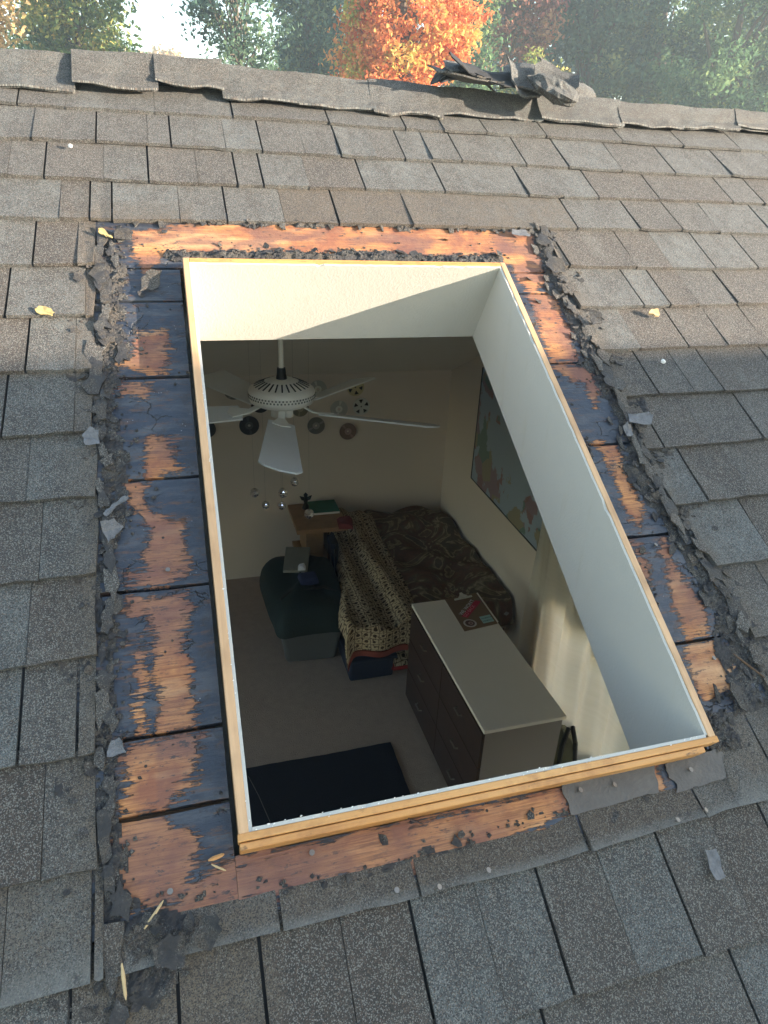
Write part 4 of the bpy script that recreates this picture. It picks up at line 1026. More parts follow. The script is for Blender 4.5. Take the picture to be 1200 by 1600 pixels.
tag(bevel(mesh('laptop', *quadbox([(.53, 3.58, -1.815), (.70, 3.55, -1.815), (.78, 3.86, -1.80), (.60, 3.90, -1.80), (.53, 3.58, -1.795), (.70, 3.55, -1.795), (.78, 3.86, -1.78), (.60, 3.90, -1.78)]), plain('grey_lid', (.20, .21, .19), .5)), .005), 'flat grey slate like case on top of the dark green bag', 'case')
tag(bevel(mesh('pouch', *quadbox([(.62, 3.38, -1.83), (.76, 3.40, -1.83), (.76, 3.54, -1.83), (.62, 3.53, -1.83), (.63, 3.39, -1.78), (.75, 3.41, -1.78), (.75, 3.53, -1.79), (.63, 3.52, -1.79)]), plain('blue_cloth', (.02, .03, .10), .8)), .015, 3), 'small dark blue pouch on the dark green bag', 'pouch')
tag(bevel(mesh('crumpled_tissue', *quadbox([(.63, 3.55, -1.793), (.69, 3.54, -1.793), (.70, 3.60, -1.793), (.64, 3.61, -1.793), (.645, 3.56, -1.755), (.68, 3.55, -1.765), (.685, 3.59, -1.75), (.65, 3.60, -1.762)]), plain('white_tissue', (.7, .72, .8), .9)), .008), 'small white crumpled tissue beside the blue pouch', 'tissue')
# small wooden desk and what is on it
M_DESK = mat_wood('desk_wood', (.24, .13, .06), (.38, .23, .11), (4, 60, 60))
e = thing('desk', (.93, 4.22, ZF), 'small wooden desk against the back wall beside the bed head', 'desk')
bevel(mesh('desktop', *box(.70, 1.10, 3.98, 4.46, -1.735, -1.70), M_DESK, e), .004)
mesh('pedestal', *box(.79, .93, 4.10, 4.40, -2.03, -1.736), M_DESK, e)
mesh('shelf', *box(.73, 1.06, 4.02, 4.44, -2.06, -2.031), M_DESK, e)
for x in (.735, 1.03): 
    for y in (4.04, 4.40): mesh('leg', *box(x, x + .03, y, y + .03, ZF, -2.061), M_DESK, e)
for x0, x1, lb in ((.745, .885, 'white ring binder on the left under the wooden desk shelf'), (.91, 1.045, 'white ring binder on the right under the wooden desk shelf')):
    g = thing('ring_binder', (x0 + .07, 4.05, ZF), lb, 'binder'); bevel(mesh('cover', *box(x0, x1, 3.985, 4.03, ZF + .03, -2.07), plain('binder_white', (.40, .40, .42), .6), g), .004); mesh('spine_label', *box(x0 + .04, x1 - .04, 3.980, 3.9848, ZF + .12, ZF + .20), plain('binder_label', (.15, .15, .17), .6), g)
g = thing('green_folder', (.98, 4.33, -1.70), 'green folder lying at the back of the wooden desk', 'folder'); bevel(mesh('cover', *box(.86, 1.09, 4.22, 4.44, -1.699, -1.675), plain('green_card', (.015, .12, .065), .6), g), .003); mesh('pages', *box(.865, 1.085, 4.214, 4.2195, -1.695, -1.680), M_WHITE, g)
tag(mesh('red_cloth', *quadbox([(1.02, 3.95, -1.70), (1.13, 3.93, -1.70), (1.16, 4.10, -1.699), (1.04, 4.12, -1.699), (1.03, 3.97, -1.66), (1.11, 3.95, -1.67), (1.13, 4.08, -1.655), (1.06, 4.10, -1.67)]), plain('red_rag', (.16, .03, .03), .9)), 'red cloth bunched on the right corner of the wooden desk', 'cloth')
g = thing('figurine', (.835, 4.36, -1.70), 'small black figurine standing on the wooden desk', 'figurine')
mesh('figure_body', *lathe([(.001, 0), (.030, 0), (.028, .02), (.014, .05), (.020, .08), (.012, .10), (.018, .125), (.001, .145)], (.835, 4.36, -1.70), 12), M_BLACK, g, smooth=True)
mesh('wing', *quadbox([(.80, 4.355, -1.62), (.835, 4.355, -1.63), (.835, 4.365, -1.63), (.80, 4.365, -1.62), (.785, 4.355, -1.585), (.83, 4.355, -1.60), (.83, 4.365, -1.60), (.785, 4.365, -1.585)]), M_BLACK, g)
mesh('wing', *quadbox([(.835, 4.355, -1.63), (.872, 4.355, -1.62), (.872, 4.365, -1.62), (.835, 4.365, -1.63), (.84, 4.355, -1.60), (.885, 4.355, -1.585), (.885, 4.365, -1.585), (.84, 4.365, -1.60)]), M_BLACK, g)
g = thing('folded_chair', (.985, 3.86, ZF), 'dark folded chair standing between the green bag and the bed', 'chair')
mesh('seat', *quadbox([(.94, 3.80, ZF + .02), (.96, 3.80, ZF + .02), (.96, 3.95, ZF + .02), (.94, 3.95, ZF + .02), (.94, 3.86, -1.78), (.96, 3.86, -1.78), (.96, 3.97, -1.78), (.94, 3.97, -1.78)]), M_NAVY, g)
for y in (3.79, 3.96): mesh('leg', *tube([(.975, y, ZF), (.975, y + .03, -1.75)], .011, 8), M_BLACK, g)
mesh('backrest', *box(.93, .99, 3.82, 3.98, -1.80, -1.755), M_NAVY, g)
# rug
def wob_rug():
    V = []; F = []; nx_, ny_ = 50, 30
    for j in range(ny_):
        for i in range(nx_):
            a, b = i / (nx_ - 1), j / (ny_ - 1); x = -1.0 + 1.99 * a; y = .6 + 1.77 * b
            ed = (i in (0, nx_ - 1)) * .0012 * math.sin(j * 2.3); V.append((x + ed + .01 * b, y + (j in (0, ny_ - 1)) * .0012 * math.sin(i * 1.9), ZF + .010 + .003 * math.sin(x * 9 + y * 5)))
    for j in range(ny_ - 1):
        for i in range(nx_ - 1): q = j * nx_ + i; F.append((q, q + 1, q + nx_ + 1, q + nx_))
    return V, F
rug = mesh('rug', *wob_rug(), plain('navy_pile', (.008, .010, .022), .9, .3, 60, .8, .006)); m_ = rug.modifiers.new('t', 'SOLIDIFY'); m_.thickness = .008
tag(rug, 'dark navy rug lying on the beige carpet by the dresser', 'rug')
tag(mesh('cord', *tube([(.13, 2.30, ZF + .02), (.17, 2.15, ZF + .022), (.205, 1.98, ZF + .022), (.24, 1.80, ZF + .022), (.27, 1.5, ZF + .022)], .0022, 6), plain('grey_cord', (.10, .09, .09), .6)), 'thin grey cord lying across the navy rug', 'cord')
# backpack between dresser and window wall
g = thing('backpack', (1.80, 1.80, ZF), 'green and tan backpack slumped between the dresser and the curtain', 'backpack')
V = []; F = []; na, nb = 24, 12
for j in range(nb):
    f = j / (nb - 1)
    for i in range(na):
        th = 2 * math.pi * i / na; w_ = (1 - f ** 3) ** .5 if j < nb - 1 else 0
        V.append((1.81 + (.12 * math.cos(th) * w_) * (1 + .08 * math.sin(3 * th)), 1.82 + .17 * math.sin(th) * w_ + .03 * f, ZF + .43 * f + .02 * math.sin(4 * th) * f * w_))
for j in range(nb - 1):
    for i in range(na): F.append((j * na + i, j * na + (i + 1) % na, (j + 1) * na + (i + 1) % na, (j + 1) * na + i))
mesh('bag_body', V, F, plain('olive_canvas', (.14, .14, .09), .85, .3, 30, .4, .003), g, smooth=True)
mesh('strap', *tube([(1.74, 1.66, ZF + .12), (1.72, 1.68, ZF + .28), (1.76, 1.74, ZF + .41), (1.84, 1.82, ZF + .445)], .013, 6), M_BLACK, g)
mesh('strap', *tube([(1.84, 1.66, ZF + .10), (1.83, 1.69, ZF + .27), (1.85, 1.75, ZF + .40), (1.88, 1.84, ZF + .43)], .013, 6), M_BLACK, g)

# ------------------------------------------------------------------ LOOSE THINGS ON THE ROOF
def flake(name, x, u, n, pts, ang, lift, mat, label, cat, group=None, th=.0012):
    c_, s_ = math.cos(R(ang)), math.sin(R(ang)); r = random.Random(int(x * 9999) + int(u * 777))
    pts2 = []
    for i_, (a, b) in enumerate(pts):
        a2, b2 = pts[(i_ + 1) % len(pts)]
        for f in (0, .33, .66): pts2.append((a + (a2 - a) * f + (r.uniform(-.0022, .0022) if f else 0), b + (b2 - b) * f + (r.uniform(-.0022, .0022) if f else 0)))
    pts = pts2
    rim = [(x + a * c_ - b * s_, u + a * s_ + b * c_, n + max(0, (a * lift[0] + b * lift[1])) + r.uniform(0, .002)) for a, b in pts]
    m = len(rim); ctr = (sum(p[0] for p in rim) / m, sum(p[1] for p in rim) / m, sum(p[2] for p in rim) / m - .002)
    A = rim + [ctr]; B = [(p[0], p[1], p[2] - th) for p in A]
    V = [RP(*p) for p in A + B]; F = []
    for i in range(m): j = (i + 1) % m; F += [(i, j, m), (m + 1 + j, m + 1 + i, 2 * m + 1), (i, m + 1 + i, m + 1 + j, j)]
    P = [(p[0], p[1], p[2]) for p in A + B]
    o = mesh(name, V, F, mat, None, {'pos': P, 'tone': [.4] * len(V), 'worn': [.3] * len(V)}); return tag(o, label, cat, group)
G = 'torn scraps of flashing lying round the opening'
flake('flashing_scrap', -.191, .647, -.030, [(-.012, -.012), (.010, -.016), (.014, .008), (.002, .018), (-.014, .008)], 10, (.3, .4), M_FLASH, 'grey folded flashing scrap at the left shingle edge, highest of the left scraps', 'scrap', G)
flake('flashing_scrap', -.160, .462, -.026, [(-.016, .010), (.004, .014), (.016, .004), (.004, -.010), (-.006, -.022)], 0, (-.3, .8), M_FLASH, 'bright torn flashing scrap curling up left of the tar patch', 'scrap', G)
flake('flashing_scrap', -.152, .505, -.028, [(-.022, -.006), (.0, .002), (.020, .000), (.018, .006), (-.004, .009), (-.024, .001)], 28, (.5, .2), M_FLASH, 'long thin pale flashing sliver above the bright curled scrap', 'scrap', G)
flake('flashing_scrap', .848, .612, -.014, [(-.026, -.010), (.022, -.014), (.030, .004), (.020, .012), (-.022, .012)], -6, (.2, .3), M_FLASH, 'grey rectangular flashing tab on the right tar edge', 'scrap', G)
flake('flashing_scrap', .812, .588, -.020, [(-.008, -.012), (.006, -.014), (.010, .002), (.002, .014), (-.008, .010)], 10, (.3, .9), M_FLASH, 'small pale curled scrap just left of the grey rectangular tab', 'scrap', G)
flake('flashing_scrap', -.160, .130, -.030, [(-.012, -.008), (.012, -.006), (.004, .014), (-.006, .012)], 0, (.2, .2), M_FLASH, 'blue grey triangular scrap by the lower left board seam', 'scrap', G)
flake('flashing_scrap', .622, -.164, -.026, [(-.011, -.018), (.006, -.020), (.011, .016), (-.005, .020)], 8, (.1, .1), M_FLASH, 'small pale blue strip lying on the lower right shingles', 'scrap', G)
flake('tar_scrap', -.083, 1.035, -.032, [(-.022, -.026), (.012, -.020), (.026, .014), (.004, .022), (-.016, .010)], 5, (.25, .5), M_SH, 'lifted granulated shingle flap near the upper left curb corner', 'scrap')
flake('tar_scrap', -.128, 1.175, -.030, [(-.020, -.012), (.012, -.016), (.018, .004), (.004, .014), (-.018, .012)], 0, (.1, .5), M_DEB, 'black tar paper scrap at the upper left end of the bare board', 'scrap')
flake('tar_scrap', .79, 1.215, -.028, [(-.022, -.008), (.026, -.010), (.018, .008), (-.018, .010)], -6, (.1, .2), M_FLASH, 'pale grey torn strip above the upper right board end', 'scrap')
flake('tar_scrap', .842, 1.09, -.024, [(-.022, -.02), (.010, -.026), (.022, .010), (-.004, .026), (-.026, .012)], 20, (.3, .2), M_DEB, 'dark shingle chunk overhanging the upper right corner of the bare board', 'scrap')
flake('tar_scrap', .868, .905, -.018, [(-.014, -.02), (.014, -.016), (.016, .012), (-.006, .024)], 0, (.3, .2), M_DEB, 'upright brown grey shingle shard on the right tar edge', 'scrap')
flake('tar_scrap', -.105, -.108, -.026, [(-.020, -.010), (.006, -.024), (.020, .002), (.006, .016), (-.016, .014)], 20, (.3, .4), M_DEB, 'black folded tar clump left of the lower left corner', 'scrap')
flake('tar_scrap', -.062, -.098, -.024, [(-.014, -.020), (.012, -.018), (.016, .006), (.002, .018), (-.012, .010)], -30, (.6, .5), M_DEB, 'black upright tar clump nearer the opening below its lower left corner', 'scrap')
flake('dry_leaf', -.272, .943, -.026, [(-.018, .004), (-.012, .010), (.006, .008), (.018, .001), (.014, -.006), (-.004, -.007), (-.014, -.002)], -14, (.1, .4), M_LEAFDRY, 'curled pale yellow leaf on the shingles left of the opening', 'leaf', th=.002)
flake('dry_leaf', -.166, 1.172, -.026, [(-.014, .008), (-.006, .010), (.012, -.004), (.016, -.010), (.004, -.008), (-.010, .0)], -10, (.1, .5), M_LEAFDRY, 'narrow pale yellow leaf by the upper left corner of the boards', 'leaf', th=.002)
flake('bark_chip', 1.041, .929, -.026, [(-.014, .0), (-.004, .010), (.012, .008), (.014, -.004), (.0, -.008)], 0, (.1, .5), M_STICK, 'tan bark chip on the shingles right of the opening', 'chip', th=.004)
def stick(x, u, ang, L, r, label, mat=M_STICK, n=-.030, bend=.1):
    c_, s_ = math.cos(R(ang)), math.sin(R(ang)); pts = [RP(x + c_ * L * t, u + s_ * L * t + bend * L * t * t * .5, n + .0015) for t in (-.5, -.2, .1, .35, .5)]
    return tag(mesh('wood_splinter', *tube(pts, [r * .4, r, r * .9, r * .8, r * .25], 6), mat), label, 'splinter', 'pale wood splinters on the roof')
stick(-.122, -.069, 48, .034, .0022, 'pale wood splinter just below the lower left board', n=-.033); stick(-.156, -.128, -84, .036, .0022, 'pale wood splinter standing alone at the bottom left of the photo', n=-.026)
stick(-.044, -.034, -32, .020, .0015, 'short splinter beside the lower left curb corner', n=-.034); stick(-.046, -.022, 10, .02, .003, 'orange wedge of wood split off at the lower left curb corner', M_CURB, n=-.034)
stick(.826, .092, -52, .062, .0018, 'dark thin stick on the lower right debris', M_SLAB, n=-.022)
stick(.215, -.030, -30, .022, .0016, 'rusty bent nail on the bottom board', M_DARK, n=-.034)
def nail(x, u, n, tilt, label):
    e = thing('roofing_nail', RP(x, u, n), label, 'nail', 'roofing nails left in the roof')
    dn_ = np.array(RP(math.sin(R(tilt)) * .5, .2 * math.sin(R(tilt * 2)), 1.0)); dn_ /= np.linalg.norm(dn_); c0 = np.array(RP(x, u, n))
    mesh('shank', *tube([c0 - dn_ * .006, c0 + dn_ * .004], .0013, 6), M_ZINC, e); mesh('head', *tube([c0 + dn_ * .004, c0 + dn_ * .0052], .0036, 12), M_ZINC, e)
for x, u, n, tl, lb in ((.072, -.040, -.040, 10, 'nail in the left part of the bottom board'), (.463, -.036, -.037, 30, 'nail just right of where the bottom board wood ends'), (.518, -.039, -.037, 50, 'nail in the grey flashing, middle of the bottom edge'),
                        (.650, -.041, -.037, 20, 'nail in the grey flashing near the lower right corner'), (.169, -.104, -.029, 15, 'nail in the first shingle course below the bottom board'), (.223, -.112, -.028, 60, 'bent nail right of the joint under the bottom board'),
                        (.294, -.107, -.029, 40, 'nail low on the middle of the shingle strip'), (.591, -.102, -.029, 30, 'nail on the shingle strip under the lower right corner'), (.640, -.098, -.028, 70, 'toppled nail at the right end of the shingle strip'),
                        (-.103, -.048, -.040, 5, 'nail in the lowest left board'), (-.083, .389, -.040, 5, 'nail in the bare orange patch at mid left'), (.780, .118, -.040, 20, 'nail in the lowest right board'), (.770, .338, -.040, 20, 'nail near the board seam on the right')):
    nail(x, u, n, tl, lb)
def lumpy(x, u, n, s, name, mat, label, cat):
    V = []; F = []; r = random.Random(3); seg, rg = 8, 5
    for j in range(rg + 1):
        ph = math.pi * j / rg
        for i in range(seg): th = 2 * math.pi * i / seg; q = s * r.uniform(.8, 1.15); V.append(RP(x + q * math.sin(ph) * math.cos(th), u + q * math.sin(ph) * math.sin(th), n + q * .8 * math.cos(ph)))
    for j in range(rg):
        for i in range(seg): F.append((j * seg + i, j * seg + (i + 1) % seg, (j + 1) * seg + (i + 1) % seg, (j + 1) * seg + i))
    return tag(mesh(name, V, F, mat), label, cat)
lumpy(.995, .779, -.028, .0055, 'pebble', M_STONE, 'small white pebble on the shingles right of the opening', 'pebble')
lumpy(-.236, 1.478, -.028, .005, 'bird_dropping', M_STONE, 'white spot on the shingles high on the left', 'dropping')
# torn, rolled ridge shingle heap
def scrap3(pts, th, mat, label, name='torn_ridge_shingle'):
    # pts: grid rows of world points
    nr, nc = len(pts), len(pts[0]); V = [p for row in pts for p in row]; V = [tuple(v) for v in V]; B = [(v[0], v[1] + th * .6, v[2] - th) for v in V]; F = []; N_ = nr * nc
    for j in range(nr - 1):
        for i in range(nc - 1): q = j * nc + i; F += [(q, q + 1, q + nc + 1, q + nc), (q + N_, q + nc + N_, q + nc + 1 + N_, q + 1 + N_)]
    for i in range(nc - 1): F += [(i, i + N_, i + 1 + N_, i + 1)]; q = (nr - 1) * nc + i; F += [(q, q + 1, q + 1 + N_, q + N_)]
    for j in range(nr - 1): q = j * nc; F += [(q, q + nc, q + nc + N_, q + N_)]; q = j * nc + nc - 1; F += [(q, q + N_, q + nc + N_, q + nc)]
    P = [(v[0] * 1.0, v[1] + v[2], 0) for v in V + B]
    return tag(mesh(name, V + B, F, mat, None, {'pos': P, 'tone': [.9] * (2 * N_), 'worn': [.1] * (2 * N_)}, smooth=False), label, 'torn shingle', 'torn shingles heaped on the ridge')
r = random.Random(9)
def sheet(c, w, d, yaw, pitch, roll, curl, nr=5, nc=6, jag=.008):
    from mathutils import Euler
    E_ = Euler((R(pitch), R(roll), R(yaw))).to_matrix(); rows = []
    for j in range(nr):
        row = []
        for i in range(nc):
            a, b = (i / (nc - 1) - .5) * w, (j / (nr - 1) - .5) * d
            if j in (0, nr - 1) or i in (0, nc - 1): a += r.uniform(-jag, jag); b += r.uniform(-jag, jag)
            z = curl * (a / w * 2) ** 2 + r.uniform(-.002, .002) + .01 * math.sin(b * 40)
            v = E_ @ Vector((a, b, z)); row.append((c[0] + v.x, c[1] + v.y, c[2] + v.z))
        rows.append(row)
    return rows
scrap3(sheet((.80, 1.50, 1.000), .19, .12, 4, 4, 3, .010, jag=.014), .004, M_SH, 'dark flat torn shingle at the bottom of the left ridge heap')
scrap3(sheet((.79, 1.49, 1.012), .15, .10, -8, 6, -4, -.012, jag=.016), .004, M_DEB, 'black ragged middle layer of the left ridge heap')
scrap3(sheet((.815, 1.51, 1.022), .16, .07, 12, 10, 14, -.016, jag=.012), .004, M_SH, 'topmost sloping torn shingle of the left ridge heap')
scrap3(sheet((.96, 1.49, 1.005), .10, .10, 20, 42, 12, .012), .005, M_SH, 'pale granulated shingle corner leaning beside the roll')
scrap3(sheet((1.01, 1.50, 1.020), .17, .12, -22, 30, 14, -.022, jag=.010), .005, M_SH, 'large curled dark shingle lying across the ridge')
scrap3(sheet((1.17, 1.56, 1.000), .20, .09, 3, 38, 6, -.014), .005, M_SH, 'dark shingle peeking up behind the roll on its right')
scrap3(sheet((.84, 1.47, 1.006), .20, .09, 10, 14, 8, .014, jag=.018), .003, M_FELT, 'thin black felt layer jutting from the front of the left ridge heap')
scrap3(sheet((.77, 1.50, 1.026), .12, .08, -16, 8, -10, -.018, jag=.018), .003, M_FELT, 'small black felt scrap on top of the left ridge heap')
scrap3(sheet((1.05, 1.46, 1.006), .13, .09, -30, 36, 20, .016, jag=.010), .004, M_SH, 'folded shingle lying against the front of the crumpled roll')
# rolled tar paper
V = []; F = []; nr_, ns_ = 12, 16
for j in range(nr_):
    t = j / (nr_ - 1); c0 = np.array([.985, 1.455, 1.010]) + (np.array([1.10, 1.40, .955]) - np.array([.985, 1.455, 1.010])) * t
    for i in range(ns_):
        th = 2 * math.pi * i / ns_; q = (.020 + .013 * math.sin(math.pi * t)) * (1 + .22 * math.sin(th * 4 + j * .35) + .10 * r.uniform(-1, 1)) * (.55 if j in (0, nr_ - 1) else 1)
        V.append(tuple(c0 + q * (1.35 * math.cos(th) * np.array([.55, .70, .30]) + .75 * math.sin(th) * np.array([.1, -.45, .85]))))
for j in range(nr_ - 1):
    for i in range(ns_): F.append((j * ns_ + i, j * ns_ + (i + 1) % ns_, (j + 1) * ns_ + (i + 1) % ns_, (j + 1) * ns_ + i))
F += [tuple(range(ns_)), tuple((nr_ - 1) * ns_ + i for i in range(ns_ - 1, -1, -1))]
tag(mesh('rolled_shingle', V, F, M_SH, None, {'pos': [(v[0], v[1] + v[2], 0) for v in V], 'tone': [.8] * len(V), 'worn': [0.] * len(V)}), 'crumpled dark shingle roll lying over the ridge right of the heap', 'torn shingle')

# ------------------------------------------------------------------ GROUND, ADDED SHADE HOUSE, TREES
GZ = -3.0
t = NT('lawn_grass'); v = t.obj(); n = t.noise(v, .7, 5, .6); n2 = t.noise(v, 9, 4, .7)
M_LAWN = t.fin(t.mix(n2, t.mix(n, (.035, .055, .018), (.08, .09, .03)), (.10, .08, .035)), .95, t.bump(n2, .6, .05))
gv = [(-600, -600, GZ), (600, -600, GZ), (600, 600, GZ), (-600, 600, GZ)]
tag(mesh('ground', gv, [(0, 1, 2, 3)], M_LAWN), kind='structure')
# unseen house added so that its ridge shades the lower half of the roof
M_SIDING = plain('pale_siding', (.55, .53, .48), .7, .05, 6, .1); M_NROOF = plain('shade_caster_roof', (.10, .095, .09), .85, .3, 25, .6, .004)
nh = thing('shade_caster_house', (9.3, -4.1, GZ), 'pale gabled house added out of view on the right to shade the lower roof', 'house')
nx0, nx1, nyc, nzr = 6.0, 12.6, -4.05, 2.32
V = [(nx0, nyc - 2.2, GZ), (nx1, nyc - 2.2, GZ), (nx1, nyc + 2.2, GZ), (nx0, nyc + 2.2, GZ), (nx0, nyc - 2.2, .9), (nx1, nyc - 2.2, .9), (nx1, nyc + 2.2, .9), (nx0, nyc + 2.2, .9), (nx0, nyc, nzr - .12), (nx1, nyc, nzr - .12)]
mesh('wall', V, [(0, 1, 5, 4), (1, 2, 6, 9, 5), (2, 3, 7, 6), (3, 0, 4, 8, 7)], M_SIDING, nh)
mesh('roof_slab', *join([quadbox([(nx0 - .3, nyc - 2.6, .60), (nx1 + .3, nyc - 2.6, .60), (nx1 + .3, nyc, nzr - .1), (nx0 - .3, nyc, nzr - .1), (nx0 - .3, nyc - 2.6, .70), (nx1 + .3, nyc - 2.6, .70), (nx1 + .3, nyc, nzr), (nx0 - .3, nyc, nzr)]), quadbox([(nx0 - .3, nyc + .001, nzr - .1), (nx1 + .3, nyc + .001, nzr - .1), (nx1 + .3, nyc + 2.6, .60), (nx0 - .3, nyc + 2.6, .60), (nx0 - .3, nyc + .001, nzr), (nx1 + .3, nyc + .001, nzr), (nx1 + .3, nyc + 2.6, .70), (nx0 - .3, nyc + 2.6, .70)])]), M_NROOF, nh)
for x in (7.2, 9.0, 10.8):
    w_ = mesh('window', *box(x, x + .9, nyc + 2.2, nyc + 2.24, -1.6, -.3), M_WHITE, nh); mesh('pane', *box(x + .06, x + .84, nyc + 2.241, nyc + 2.25, -1.54, -.36), plain('dark_glass', (.02, .025, .03), .1), w_)

def mat_leaf(name, stops, transl=.35):
    t = NT(name); a = t.attr('hue', 'Fac'); c = t.ramp(a, stops)
    d = t.n.new('ShaderNodeBsdfDiffuse'); tr = t.n.new('ShaderNodeBsdfTranslucent'); t.l(c, d.inputs[0]); t.l(c, tr.inputs[0])
    m_ = t.n.new('ShaderNodeMixShader'); m_.inputs[0].default_value = transl; t.l(d.outputs[0], m_.inputs[1]); t.l(tr.outputs[0], m_.inputs[2]); t.l(m_.outputs[0], t.out.inputs[0]); return t.m
ML = {
 'greengold': mat_leaf('green_gold_leaves', [(0, (.07, .13, .05)), (.4, (.17, .24, .08)), (.7, (.42, .40, .12)), (1, (.62, .42, .13))]),
 'green': mat_leaf('green_leaves', [(0, (.06, .12, .07)), (.5, (.14, .23, .11)), (1, (.30, .34, .14))]),
 'dark': mat_leaf('dark_green_leaves', [(0, (.055, .105, .08)), (.6, (.12, .19, .12)), (1, (.26, .29, .13))]),
 'orange': mat_leaf('orange_leaves', [(0, (.60, .15, .06)), (.35, (.72, .28, .11)), (.65, (.76, .40, .14)), (.82, (.62, .50, .13)), (1, (.32, .36, .10))], .4),
 'red': mat_leaf('russet_leaves', [(0, (.22, .09, .08)), (.5, (.34, .15, .11)), (1, (.42, .27, .15))]),
 'tan': mat_leaf('tan_leaves', [(0, (.30, .24, .10)), (.6, (.52, .34, .17)), (1, (.60, .43, .22))]),
}
M_BARK = plain('bark', (.10, .075, .055), .9, .3, 9, .8, .02)
def tree(name, label, x, y, zc, rx, rz_, kind, n_cl, per, leaf, spread, seed, group='trees behind the ridge', trunk_r=.14, limbs=9, droop=0.):
    e = thing(name, (x, y, GZ), label, 'tree', group); g = np.random.default_rng(seed)
    # clumps on and inside the crown
    d = g.normal(size=(n_cl, 3)); d /= np.linalg.norm(d, axis=1)[:, None]; rad = g.uniform(.35, 1.0, n_cl) ** .6
    lum = 1 + .22 * np.sin(d[:, 0] * 5 + seed) * np.cos(d[:, 2] * 4 + seed * 2)
    cl = np.stack([x + d[:, 0] * rad * rx * lum, y + d[:, 1] * rad * rx * lum, zc + d[:, 2] * rad * rz_ * lum], -1)
    hue_c = np.clip(g.normal(.45, .27, n_cl), 0, 1)
    per = int(per * 1.45); N_ = n_cl * per; ci = np.repeat(np.arange(n_cl), per)
    off_ = g.normal(size=(N_, 3)) * spread; off_[:, 2] = off_[:, 2] * .75 - droop * np.abs(g.normal(size=N_)) * spread
    P = cl[ci] + off_
    nrm = g.normal(size=(N_, 3)); nrm[:, 2] += .5; nrm /= np.linalg.norm(nrm, axis=1)[:, None]
    t1 = np.cross(nrm, g.normal(size=(N_, 3))); t1 /= np.linalg.norm(t1, axis=1)[:, None]; t2 = np.cross(nrm, t1)
    s = leaf * .74 * g.uniform(.6, 1.3, N_)[:, None]
    fold = nrm * s * .25
    V = np.stack([P - t1 * s, P - t2 * s * .55 + fold, P + t1 * s, P + t2 * s * .55 + fold], 1).reshape(-1, 3) - np.array([x, y, GZ])
    me = bpy.data.meshes.new('crown'); me.vertices.add(N_ * 4); me.vertices.foreach_set('co', V.ravel())
    me.loops.add(N_ * 4); me.loops.foreach_set('vertex_index', np.arange(N_ * 4)); me.polygons.add(N_); me.polygons.foreach_set('loop_start', np.arange(N_) * 4)
    me.update(calc_edges=True)
    at = me.attributes.new('hue', 'FLOAT', 'POINT'); at.data.foreach_set('value', np.repeat(np.clip(hue_c[ci] + g.normal(0, .10, N_), 0, 1), 4))
    link('crown', me, ML[kind], e)
    parts = [tube([(x, y, GZ), (x + .05, y, GZ + (zc - GZ) * .4), (x - .03, y, zc - rz_ * .3), (x, y, zc + rz_ * .6)], [trunk_r * 1.3, trunk_r, trunk_r * .75, trunk_r * .2], 8)]
    for k in range(limbs):
        tgt = cl[g.integers(n_cl)]; z0 = zc - rz_ * g.uniform(.2, 1.0); z0 = max(z0, GZ + 1.2); a = np.array([x, y, z0]); mid = (a + tgt) / 2 + np.array([0, 0, .15])
        parts.append(tube([a, mid, tgt], [trunk_r * .45, trunk_r * .28, trunk_r * .06], 6))
    mesh('trunk', *join(parts), M_BARK, e)
    return e
def at(dx, dy, D): return (-.035 + dx * D, -.60 + dy * D)
x, y = at(-.185, .983, 16); tree('maple_tree', 'gold leaved tree cut by the left edge of the photo', x, y, 3.6, .55, 1.6, 'tan', 60, 60, .075, .20, 1)
x, y = at(-.083, .997, 18); tree('maple_tree', 'green and yellow tree at the upper left', x, y, 4.4, 1.12, 2.5, 'greengold', 190, 75, .080, .20, 2)
x, y = at(-.13, .99, 21); tree('shrub_tree', 'low dark green growth under the green and yellow tree', x, y, 2.6, 1.4, 1.0, 'green', 70, 60, .08, .22, 3)
x, y = at(.007, 1, 60); tree('oak_tree', 'small distant tan tree in the sky gap at the left', x, y, 6.6, 1.7, 1.7, 'tan', 80, 60, .20, .42, 4, trunk_r=.25)
x, y = at(.02, 1, 40); tree('shrub_tree', 'low distant green tree line in the gap at the left', x, y, 4.0, 3.6, .9, 'green', 90, 50, .14, .36, 5)
x, y = at(.098, .995, 16); tree('oak_tree', 'airy dark green tree with a visible trunk left of centre', x, y, 3.9, .92, 1.9, 'dark', 88, 58, .070, .17, 6, trunk_r=.07, limbs=18)
x, y = at(.185, .983, 20); tree('oak_tree', 'dark green tree with orange tips left of the orange maple', x, y, 4.4, .82, 1.9, 'dark', 100, 60, .08, .19, 7)
x, y = at(.20, .98, 24); tree('shrub_tree', 'broad low green tree behind the left side of the orange maple', x, y, 3.5, 2.1, 1.2, 'greengold', 120, 60, .09, .25, 8)
x, y = at(.292, .957, 12.6); tree('maple_tree', 'bright orange maple in the middle of the tree line', x, y, 2.95, 1.03, 1.75, 'orange', 260, 75, .058, .105, 9, droop=.6)
x, y = at(.372, .928, 17); tree('oak_tree', 'narrow green tree just right of the orange maple', x, y, 3.4, .5, 1.8, 'green', 60, 60, .07, .17, 10)
x, y = at(.41, .912, 19); tree('oak_tree', 'russet tree with bare dark limbs right of the orange maple', x, y, 4.6, 1.15, 1.5, 'red', 85, 60, .075, .19, 11, trunk_r=.10, limbs=24)
x, y = at(.447, .894, 14.5); tree('shrub_tree', 'small bright green tree rising behind the ridge heap', x, y, 2.15, .50, .65, 'greengold', 60, 60, .05, .11, 12)
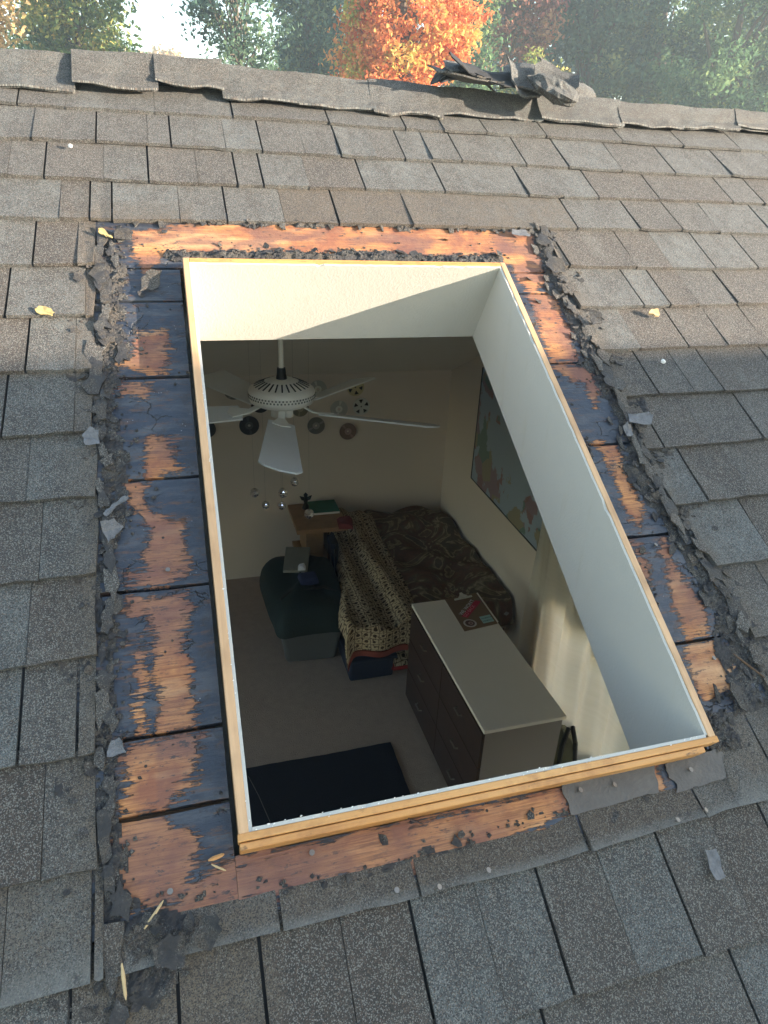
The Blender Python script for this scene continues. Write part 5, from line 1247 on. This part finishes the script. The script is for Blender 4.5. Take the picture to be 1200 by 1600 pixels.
x, y = at(.50, .866, 21); tree('pine_tree', 'dark green tree right of the small bright green one', x, y, 4.1, 1.7, 2.6, 'dark', 120, 110, .085, .19, 13)
x, y = at(.565, .825, 23); tree('pine_tree', 'tall dark green tree at the upper right', x, y, 4.6, 2.0, 2.9, 'green', 130, 125, .085, .21, 14)
x, y = at(.63, .777, 20); tree('pine_tree', 'dark green tree cut by the right edge of the photo', x, y, 4.1, 1.8, 2.6, 'green', 110, 120, .08, .19, 15)
x, y = at(.70, .71, 22); tree('pine_tree', 'green tree beyond the right edge', x, y, 4.1, 2.0, 2.8, 'green', 120, 60, .10, .28, 16)
# far wood that closes the view
V_, HU = [], []
g = np.random.default_rng(99); NN = 26000
ang_ = g.uniform(.19, .95, NN); Dd = g.uniform(30, 38, NN); hz = GZ + (11.0 + 1.6 * np.sin(ang_ * 37) + 1.0 * np.sin(ang_ * 91)) * g.uniform(0, 1, NN) ** .7
P = np.stack([-.035 + np.sin(ang_) * Dd, -.6 + np.cos(ang_) * Dd, hz], -1); nrm = g.normal(size=(NN, 3)); nrm /= np.linalg.norm(nrm, axis=1)[:, None]
t1 = np.cross(nrm, g.normal(size=(NN, 3))); t1 /= np.linalg.norm(t1, axis=1)[:, None]; t2 = np.cross(nrm, t1); s = g.uniform(.12, .3, NN)[:, None]
V = np.stack([P - t1 * s, P - t2 * s * .6, P + t1 * s, P + t2 * s * .6], 1).reshape(-1, 3)
me = bpy.data.meshes.new('woodland'); me.vertices.add(NN * 4); me.vertices.foreach_set('co', V.ravel()); me.loops.add(NN * 4); me.loops.foreach_set('vertex_index', np.arange(NN * 4)); me.polygons.add(NN); me.polygons.foreach_set('loop_start', np.arange(NN) * 4); me.update(calc_edges=True)
a_ = me.attributes.new('hue', 'FLOAT', 'POINT'); a_.data.foreach_set('value', np.repeat(np.clip(g.normal(.5, .25, NN), 0, 1), 4))
o = link('woodland', me, ML['dark']); tag(o, 'dark green woodland closing the view behind the nearer trees', 'woodland', kind='stuff')

hb = [(-60, -40, GZ - 1), (70, -40, GZ - 1), (70, 75, GZ - 1), (-60, 75, GZ - 1), (-60, -40, 11.5), (70, -40, 11.5), (70, 75, 11.5), (-60, 75, 11.5)]
hm = bpy.data.materials.new('glare_veil_haze'); hm.use_nodes = True; hn = hm.node_tree.nodes; hn.clear()
ho = hn.new('ShaderNodeOutputMaterial'); hv = hn.new('ShaderNodeVolumePrincipled'); hv.inputs['Color'].default_value = (.74, .89, 1, 1); hv.inputs['Density'].default_value = HAZE; hv.inputs['Anisotropy'].default_value = .3
hm.node_tree.links.new(hv.outputs[0], ho.inputs['Volume'])
tag(mesh('haze', *quadbox(hb), hm), 'thin pale haze added to veil the trees in place of lens glare', kind='stuff')  # haze volume added to stand in for veiling glare
